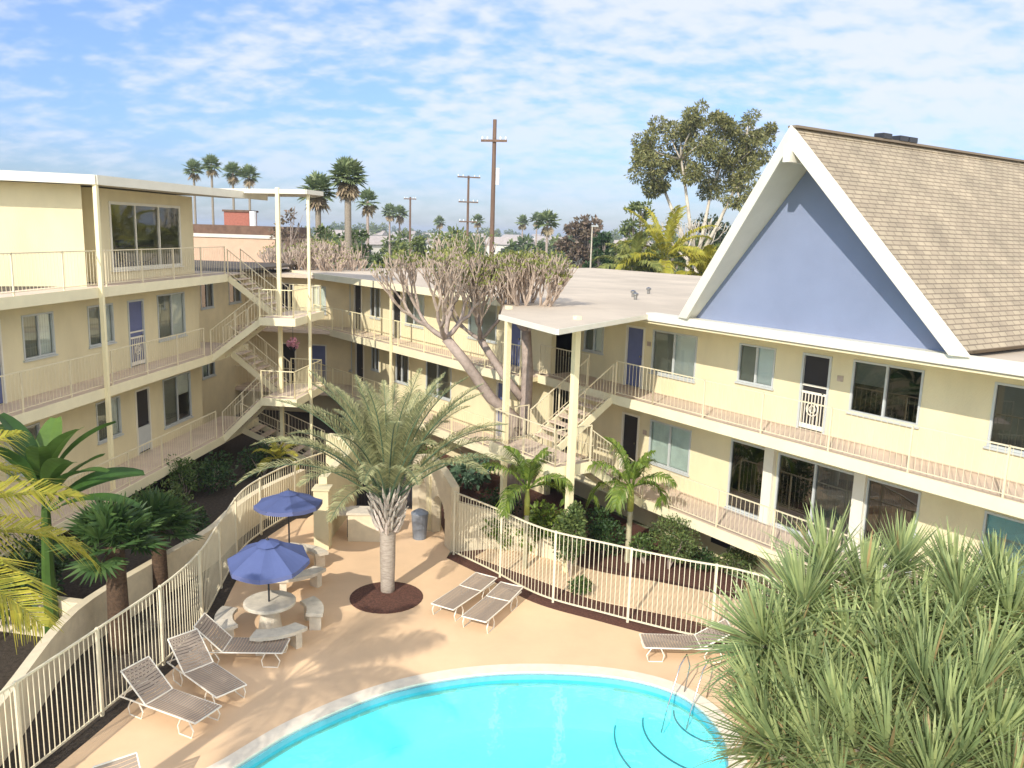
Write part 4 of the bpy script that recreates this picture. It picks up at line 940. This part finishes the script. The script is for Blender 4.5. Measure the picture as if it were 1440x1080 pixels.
yucca('tallest yucca clump with a big rosette against the building', (4.6,9.7,0), heads([(1130,855,9.6,.82),(1215,830,9.9,.84),(1190,915,9.2,.8),(1110,930,9.2,.78),(1265,800,10.3,.86),(1290,875,9.8,.8),(1075,905,9.3,.78),(1160,800,10.2,.8),(1230,880,9.5,.8),(1150,960,8.9,.8)]))
yucca('yucca clump at the right edge below the grey glass door', (6.5,9.4,0), heads([(1350,850,9.6,.8),(1420,870,9.4,.8),(1300,925,9.0,.8),(1390,940,8.8,.8),(1455,920,9.2,.8),(1345,905,9.3,.8),(1480,850,9.8,.8),(1340,820,10.2,.78),(1400,820,10.,.76),(1260,950,8.9,.8)]))
yucca('nearest yucca clump filling the bottom right corner', (4.4,7.2,0), heads([(1180,1010,8.3,.76),(1100,1060,8.2,.74),(1250,1060,7.8,.76),(1240,985,8.6,.78),(1330,1020,8.0,.76),(1400,1040,7.8,.76),(1455,1000,8.2,.78),(1310,1100,7.4,.74),(1420,1120,7.2,.74),(1180,1120,7.6,.74),(1120,985,8.7,.76),(1070,985,8.8,.74),(1075,1040,8.4,.72),(1150,1060,8.0,.74),(1300,970,8.5,.76),(1370,985,8.3,.76),(1350,1070,7.6,.74),(1200,1050,8.0,.74)]))
# ---- shrubs and bed planting
for lb, px, py, r, h, lf_, n, s in (
    ('dark round shrub beside the small palm below the stairs', 848,782,.72,1.35,'lf_shrub',2600,.06),
    ('broad leaved pale green plant behind the curved cream wall', 668,690,.9,1.3,'lf_pale',500,.17),
    ('feathery green bush right of the drooping palm', 940,800,.85,1.45,'lf_shrub2',3200,.05),
    ('small olive green shrub between the drooping palm and the feathery bush', 905,792,.45,.8,'lf_grass',900,.06),
    ('yellow green grassy clump behind the second span of the right fence', 700,770,.5,1.0,'lf_king',700,.09),
    ('low green bush under the lower walkway near the yuccas', 1035,812,.7,.8,'lf_shrub2',1200,.06),
    ('green strappy bush left of the tall cream post', 765,778,.7,1.35,'lf_king',1300,.10),
    ('dark shrub at the foot of the tall cream post', 802,812,.55,1.95,'lf_shrub2',2600,.07),
    ('small tufted plant growing behind the middle of the right fence', 820,838,.35,.45,'lf_grass',350,.08),
    ('dark bush under the right stair landing', 700,735,.8,1.2,'lf_shrub',1000,.08),
    ('low shrub beside the garden path at its upper edge', 985,800,.5,.6,'lf_shrub',700,.06),
    ('shrub hidden in shade under the back walkway', 590,668,.9,1.3,'lf_shrub2',900,.09),
    ('light green bush under the left walkway', 262,700,.9,1.5,'lf_grass',1500,.07),
    ('dark green bush in the shaded left bed beside the walkway', 305,690,1.1,1.1,'lf_shrub',1300,.08),
    ('bushy fern like plant between the fan palms and the walkway', 215,742,1.0,1.5,'lf_shrub2',1600,.08),
    ('low dark bush in the left bed near the retaining wall', 262,752,.8,.9,'lf_shrub',1000,.07),
    ('dark bush beneath the left stair landing', 370,672,1.0,1.2,'lf_shrub',1200,.08),
    ('shaded bush at the left edge below the banana plant', 30,890,1.0,1.6,'lf_shrub',1200,.09),
    ('dark shrub behind the short low cream wall', 60,835,1.2,1.6,'lf_shrub',1500,.09)):
    g0 = G(px, py); shrub(lb, (g0.x, g0.y, 0), r, h, lf_, n, s)
# ------------------------------------------------------------------ background
def fplace(px, py, D): p = FAR(px, py, D); return p
# utility poles
def upole(label, px, ptop, D, arms, r, lean=0, white=False):
    p = FAR(px, ptop, D); t_ = thing('utility_pole', label, 'utility pole', (p.x, D, 0), rad(R.uniform(-20,20)), 'wooden utility poles beyond the roofs'); h = p.z
    obj('pole', MB().tube([(0,0,-.3),(0,0,h)], [r*1.25, r*.8], 10), 'wood_pole', t_)
    for z, w_ in arms:
        a = MB(); a.box(-w_/2, w_/2, -.07-r, .05-r, h-z-.08, h-z+.08); c = obj('crossarm', a, 'wood_pole', t_); i_ = MB()
        for x in (-w_/2+.1, -w_/4, w_/4, w_/2-.1): i_.lathe([(.05,h-z+.08),(.07,h-z+.2),(.03,h-z+.3)], 8, (x, -.01-r))
        obj('insulators', i_, 'insul', c)
    if white: obj('transformer', MB().tube([(r+.14,0,h-4.6),(r+.14,0,h-3.4)], .15, 12), 'insul', t_)
upole('tall wooden utility pole in the centre of the skyline', 696, 168, 62, [(1.5,1.9)], .17, white=True)
upole('thin utility pole with several crossarms left of the tallest one', 659, 247, 105, [(.2,2.9),(3.2,2.5),(5.6,2.3)], .16)
upole('shortest far utility pole right of the big fan palm', 577, 277, 130, [(.3,1.9)], .17)
# skyline palms
for i, (px, pt, D) in enumerate(((272,232,120),(297,226,118),(327,236,116),(350,240,114))):
    p = FAR(px, pt, D); lb = ['leftmost of the four tall thin palms on the skyline','second from left of the four tall thin skyline palms','third from left of the four tall thin skyline palms','rightmost of the four tall thin palms on the skyline'][i]
    fan_palm('skyline_palm', lb, (p.x, D, 0), p.z-.6, .16, 30, .8, 1.0, 'lf_farpalm', 'bark_palm', 5, group='tall thin palms on the skyline', nb=16, w_=.07)
p = FAR(489,248,60); fan_palm('skyline_palm', 'large fan palm with brown dead skirt above the back wing', (p.x,60,0), p.z, .24, 40, .75, .95, 'lf_farpalm', 'bark_palm', 26, nb=18, w_=.08)
p = FAR(447,268,64); fan_palm('skyline_palm', 'smaller green fan palm left of the large skirted palm', (p.x,64,0), p.z, .22, 30, .8, .95, 'lf_farpalm', 'bark_palm', 10, nb=16, w_=.08)
p = FAR(517,283,90); fan_palm('skyline_palm', 'thin palm peeking out right of the large skirted palm', (p.x,90,0), p.z, .16, 18, .8, .9, 'lf_farpalm', 'bark_grey', 6, nb=14, w_=.1)
for i, (px, pt, D) in enumerate(((548,298,170),(562,300,175),(618,312,230),(672,310,220),(735,312,210),(755,308,200),(770,312,120))):
    p = FAR(px, pt, D); fan_palm('skyline_palm', ['small far palm in the gap right of the big palm','small far palm beside the shortest utility pole','tiny palm on the hazy horizon left of the crossarm pole','tiny palm right of the crossarm pole','tiny palm right of the tallest pole','tiny palm farther right of the tallest pole','palm left of the round brownish tree'][i], (p.x,D,0), p.z, .18, 22, 1.0, 1.2, 'lf_farpalm', 'bark_grey', 3, nb=12, w_=.16)
# eucalyptus
p = FAR(985,170,72); E0 = Vector((FAR(975,380,72).x,72,0))
t_ = thing('eucalyptus_tree', 'tall eucalyptus with open olive crown left of the A-frame roof', 'tree', E0); tr = MB(); lf = MB()
fk = Vector((.2,0,6.8)); tr.tube([(0,0,0),(.1,0,4),fk], [.42,.36,.3], 9)
HB = [FAR(px_, py_, 72+dy_)-E0 for px_, py_, dy_ in ((932,262,.5),(962,250,-.8),(1000,268,.8),(1035,262,-.3),(1015,230,.2),(958,225,.6),(1050,225,.9))]
for i_, h_ in enumerate(HB[:4]): tr.tube([fk, fk.lerp(h_,.5)+Vector((0,0,-.25)), h_], [.2,.16,.11], 7)
for a_, b_ in ((2,4),(1,5),(3,6)): tr.tube([HB[a_], HB[b_]], [.11,.09], 6)
clumps = [(925,215,1.5),(905,240,1.2),(948,190,1.5),(960,178,1.1),(985,200,1.5),(1000,235,1.6),(1025,190,1.6),(1045,180,1.4),(1058,205,1.5),(1060,235,1.3),(1035,225,1.5),(1010,262,1.2),(940,238,1.3),(1050,262,1.1),(965,245,1.2),(1070,190,.9),(920,262,.9),(1035,285,1.0),(975,170,1.0),(905,205,1.1),(1012,178,.9),(1015,210,1.4),(968,215,1.3)]
for (cx_, cy_, rr) in clumps:
    c = FAR(cx_, cy_, 72)-E0+Vector((0,R.uniform(-2.2,2.2),0)); hb_ = min(HB, key=lambda h: (h-c).length+(2 if h.z > c.z-.8 else 0)); m_ = hb_.lerp(c,.55)+Vector((R.uniform(-.3,.3),0,-.2)); tr.tube([hb_, m_, c], [.12,.07,.03], 6)
    for j in range(7):
        c2 = c+Vector((R.uniform(-1,1),R.uniform(-1,1),R.uniform(-.8,.8)))*rr*.95; r2 = rr*R.uniform(.4,.7); leaves(lf, c2, r2, r2, r2*.8, 190, .15, .2, -.4, 2.2); tr.tube([m_.lerp(c,.6), c2], [.04,.012], 4, False)
obj('trunk', tr, 'bark_white', t_, True); obj('crown', lf, 'lf_euc', t_)
t_ = None
# white branched dry tree under it
E1 = Vector((FAR(965,360,66).x,66,0))
bare_tree('dry_tree', 'pale bare branching tree below the eucalyptus', E1, [([(0,0,0),(0,0,4.5),(.2,0,7.2)], .3, .17, 1.25)], 3, 'bark_white', 'lf_far2', 8)
def ftree(label, px, ptop, D, wpx, leaf, n=2200, crown0=.25, **k):
    p = FAR(px, ptop, D); cr = wpx/2/FPX*D; return tree(k.pop('name','tree'), label, (p.x, D, 0), p.z, cr, leaf, n=n, s=max(.14, D*.0032), crown0=crown0, **k)
ftree('round brownish tree left of the small light pole on the skyline', 822, 294, 95, 78, 'lf_brown', 6500, .12, lobes=14)
ftree('round dark green tree right of the brownish one', 848, 312, 88, 44, 'lf_shrub', 2600, .1)
ftree('flat topped airy green tree left of the eucalyptus', 895, 276, 84, 62, 'lf_far2', 1700, .45, flat=.6)
ftree('dense dark tree behind the pale bare branches', 1010, 286, 80, 90, 'lf_far', 3200, .15)
ftree('green tree low behind the roof below the eucalyptus', 940, 318, 68, 90, 'lf_far2', 3000, .1)
ftree('green bushy tree beside the A-frame roof edge', 1000, 325, 60, 60, 'lf_far2', 2200, .1)
ftree('green tree behind the back wing roof left of the road', 882, 318, 76, 44, 'lf_far2', 1600, .1)
ftree('leafy green tree just behind the flat roof near the yellow palms', 915, 332, 60, 56, 'lf_far', 2600, .1)
ftree('green tree between the light pole and the eucalyptus', 868, 330, 92, 46, 'lf_far', 1800, .1)
ftree('broad green tree behind the dry white branches', 975, 322, 74, 70, 'lf_shrub2', 3000, .1)
ftree('bright green bushy tree behind the big bare tree', 585, 320, 84, 76, 'lf_far2', 2600, .1)
ftree('wide green tree rising behind the bare tree crown', 655, 322, 70, 100, 'lf_far2', 3200, .1)
ftree('low green bush tree right of the big bare tree', 782, 350, 90, 60, 'lf_far2', 1700, .1)
ftree('dark green tree left of the palm at mid skyline', 760, 330, 130, 30, 'lf_far', 900, .1)
ftree('green hedge like tree at the edge of the back roof', 530, 342, 80, 56, 'lf_far', 1800, .1)
ftree('leafless brown tree behind the left stair canopy', 405, 285, 58, 90, 'lf_brown', 900, .3)
ftree('leafy dark tree under the large skirted palm', 505, 300, 66, 70, 'lf_far', 1800, .15)
ftree('green bushy tree between the palms behind the stair poles', 450, 302, 60, 60, 'lf_far', 1500, .15)
for (px, pt, ln, nm) in ((935,318,4.6,'large yellow green feather palm behind the roof below the eucalyptus'),(890,335,3.2,'smaller yellow feather palm left of the larger one behind the roof'),(988,342,3.0,'yellow feather palm touching the A-frame roof edge')):
    p = FAR(px, pt+30, 57); feather_palm('feather_palm', nm, 'palm tree', (p.x,57,0), p.z-.8, .2, .16, 16, ln, 'lf_yellow' if px != 890 else 'lf_sprout', 'bark_grey', (85,0), 1.3, 30, .9, .06, ldroop=.5)
# neighbour building behind the left wing
nb = thing('neighbour_building', 'tan flat roofed house with red brick chimney behind the left wing', 'house', (FAR(320,340,62).x, 62, 0), rad(-4))
zt = FAR(320,334,62).z
obj('wall', MB().box(-7, 3.6, 0, 9, 0, zt), 'tan_wall', nb); obj('parapet', MB().box(-7.1, 3.7, -.1, .12, zt, zt+.25), 'house_a', nb)
mb = MB(); mb.prism([(-7,1.5),(3.4,1.5),(3.4,9),(-7,9)], zt, zt+.9); obj('roof', mb, 'brown_roof', nb); zc_ = FAR(312,297,64).z
ch = obj('chimney', MB().box(-1.5, .5, 3, 4.6, zt+.9, zc_), 'brick', nb)
obj('chimney_cap', MB().box(-1.6,.6,2.9,4.7,zc_,zc_+.15), 'brown_roof', ch)
obj('white_vent', MB().tube([(1.0,2.5,zt+.9),(1.0,2.5,zt+2.0)], .25, 10), 'white', nb)
# the town: houses and trees towards the horizon
hs_ = thing('house', 'low pale house in the hazy town beyond the back wing', 'house', (0,300,0), 0, 'small houses of the hazy town')
obj('wall', MB().box(-6,6,-4,4,0,3.2), 'house_a', hs_); mb = MB(); mb.v = [(-6.5,-4.6,3.2),(6.5,-4.6,3.2),(6.5,4.6,3.2),(-6.5,4.6,3.2),(-6.5,0,5.2),(6.5,0,5.2)]; mb.f = [(0,1,5,4),(2,3,4,5),(0,4,3),(1,2,5),(3,2,1,0)]
obj('roof', mb, 'house_roof', hs_); mb = MB()
for x in (-4,-1,2.5): mb.box(x,x+1.3,-4.05,-4.003,1,2.2)
obj('window', mb, 'dark_door', hs_)
R2 = random.Random(21)
tpos = []
for i in range(46):
    D = R2.uniform(240, 900) if i < 34 else R2.uniform(900,1800); px = R2.uniform(460, 1000); p = FAR(px, 330, D); s_ = R2.uniform(.8,1.5)
    if i == 0: hs_.location = (p.x, D, 0); hs_.rotation_euler = (0,0,R2.uniform(-.6,.6))
    else: dup(hs_, (p.x, D, 0), R2.uniform(-.6,.6), scale=s_)
# three kinds of far trees, copied
kinds = [tree('far_tree', 'small far green tree in the hazy town', (0,-50,0), 7, 3.2, 'lf_far', n=420, s=.75, lobes=7, crown0=.15, group='far green trees in the hazy town'),
         tree('far_tree', 'small far olive tree in the hazy town', (0,-60,0), 9, 3.6, 'lf_far2', n=420, s=.8, lobes=7, crown0=.15, group='far olive trees in the hazy town')]
used = [False, False]
for i in range(150):
    D = 150+1500*R2.random()**1.8; px = R2.uniform(430, 1030); p = FAR(px, 330, D); k = i % 2; s_ = R2.uniform(.6,1.25)
    if D < 230 and 800 < px < 880: continue
    if not used[k]: kinds[k].location = (p.x, D, 0); kinds[k].scale = (s_,)*3; used[k] = True
    else: dup(kinds[k], (p.x, D, 0), R2.uniform(0,6.28), scale=s_*(1 if D < 500 else 1.3))
# road strip seen beyond the back wing
mb = MB(); q = FAR(840,372,180); mb.box(q.x-60, q.x+90, 150, 162, -.015, .0); struct('road', mb, 'road')
# small light pole by the road
p = FAR(833,318,85); t_ = thing('light_pole', 'thin pale pole in front of the round trees on the skyline', 'pole', (p.x,85,0)); obj('shaft', MB().tube([(0,0,0),(0,0,p.z)], [.1,.07], 8), 'bark_white', t_); obj('lamp_head', MB().box(-.1,.6,-.1,.1,p.z-.05,p.z+.08), 'alu', t_)

# ------------------------------------------------------------------ haze
mb = MB(); mb.box(-4200, 4200, -260, 7200, -1.5, 24); hzo = obj('haze', mb, 'white'); hzo['kind'] = 'stuff'
m, t, o = nt('haze_air'); pv = t.nodes.new('ShaderNodeVolumePrincipled'); pv.inputs['Color'].default_value = (.80,.88,1.,1); pv.inputs['Density'].default_value = .00042; pv.inputs['Anisotropy'].default_value = .2
t.links.new(pv.outputs[0], o.inputs['Volume']); hzo.data.materials[0] = m
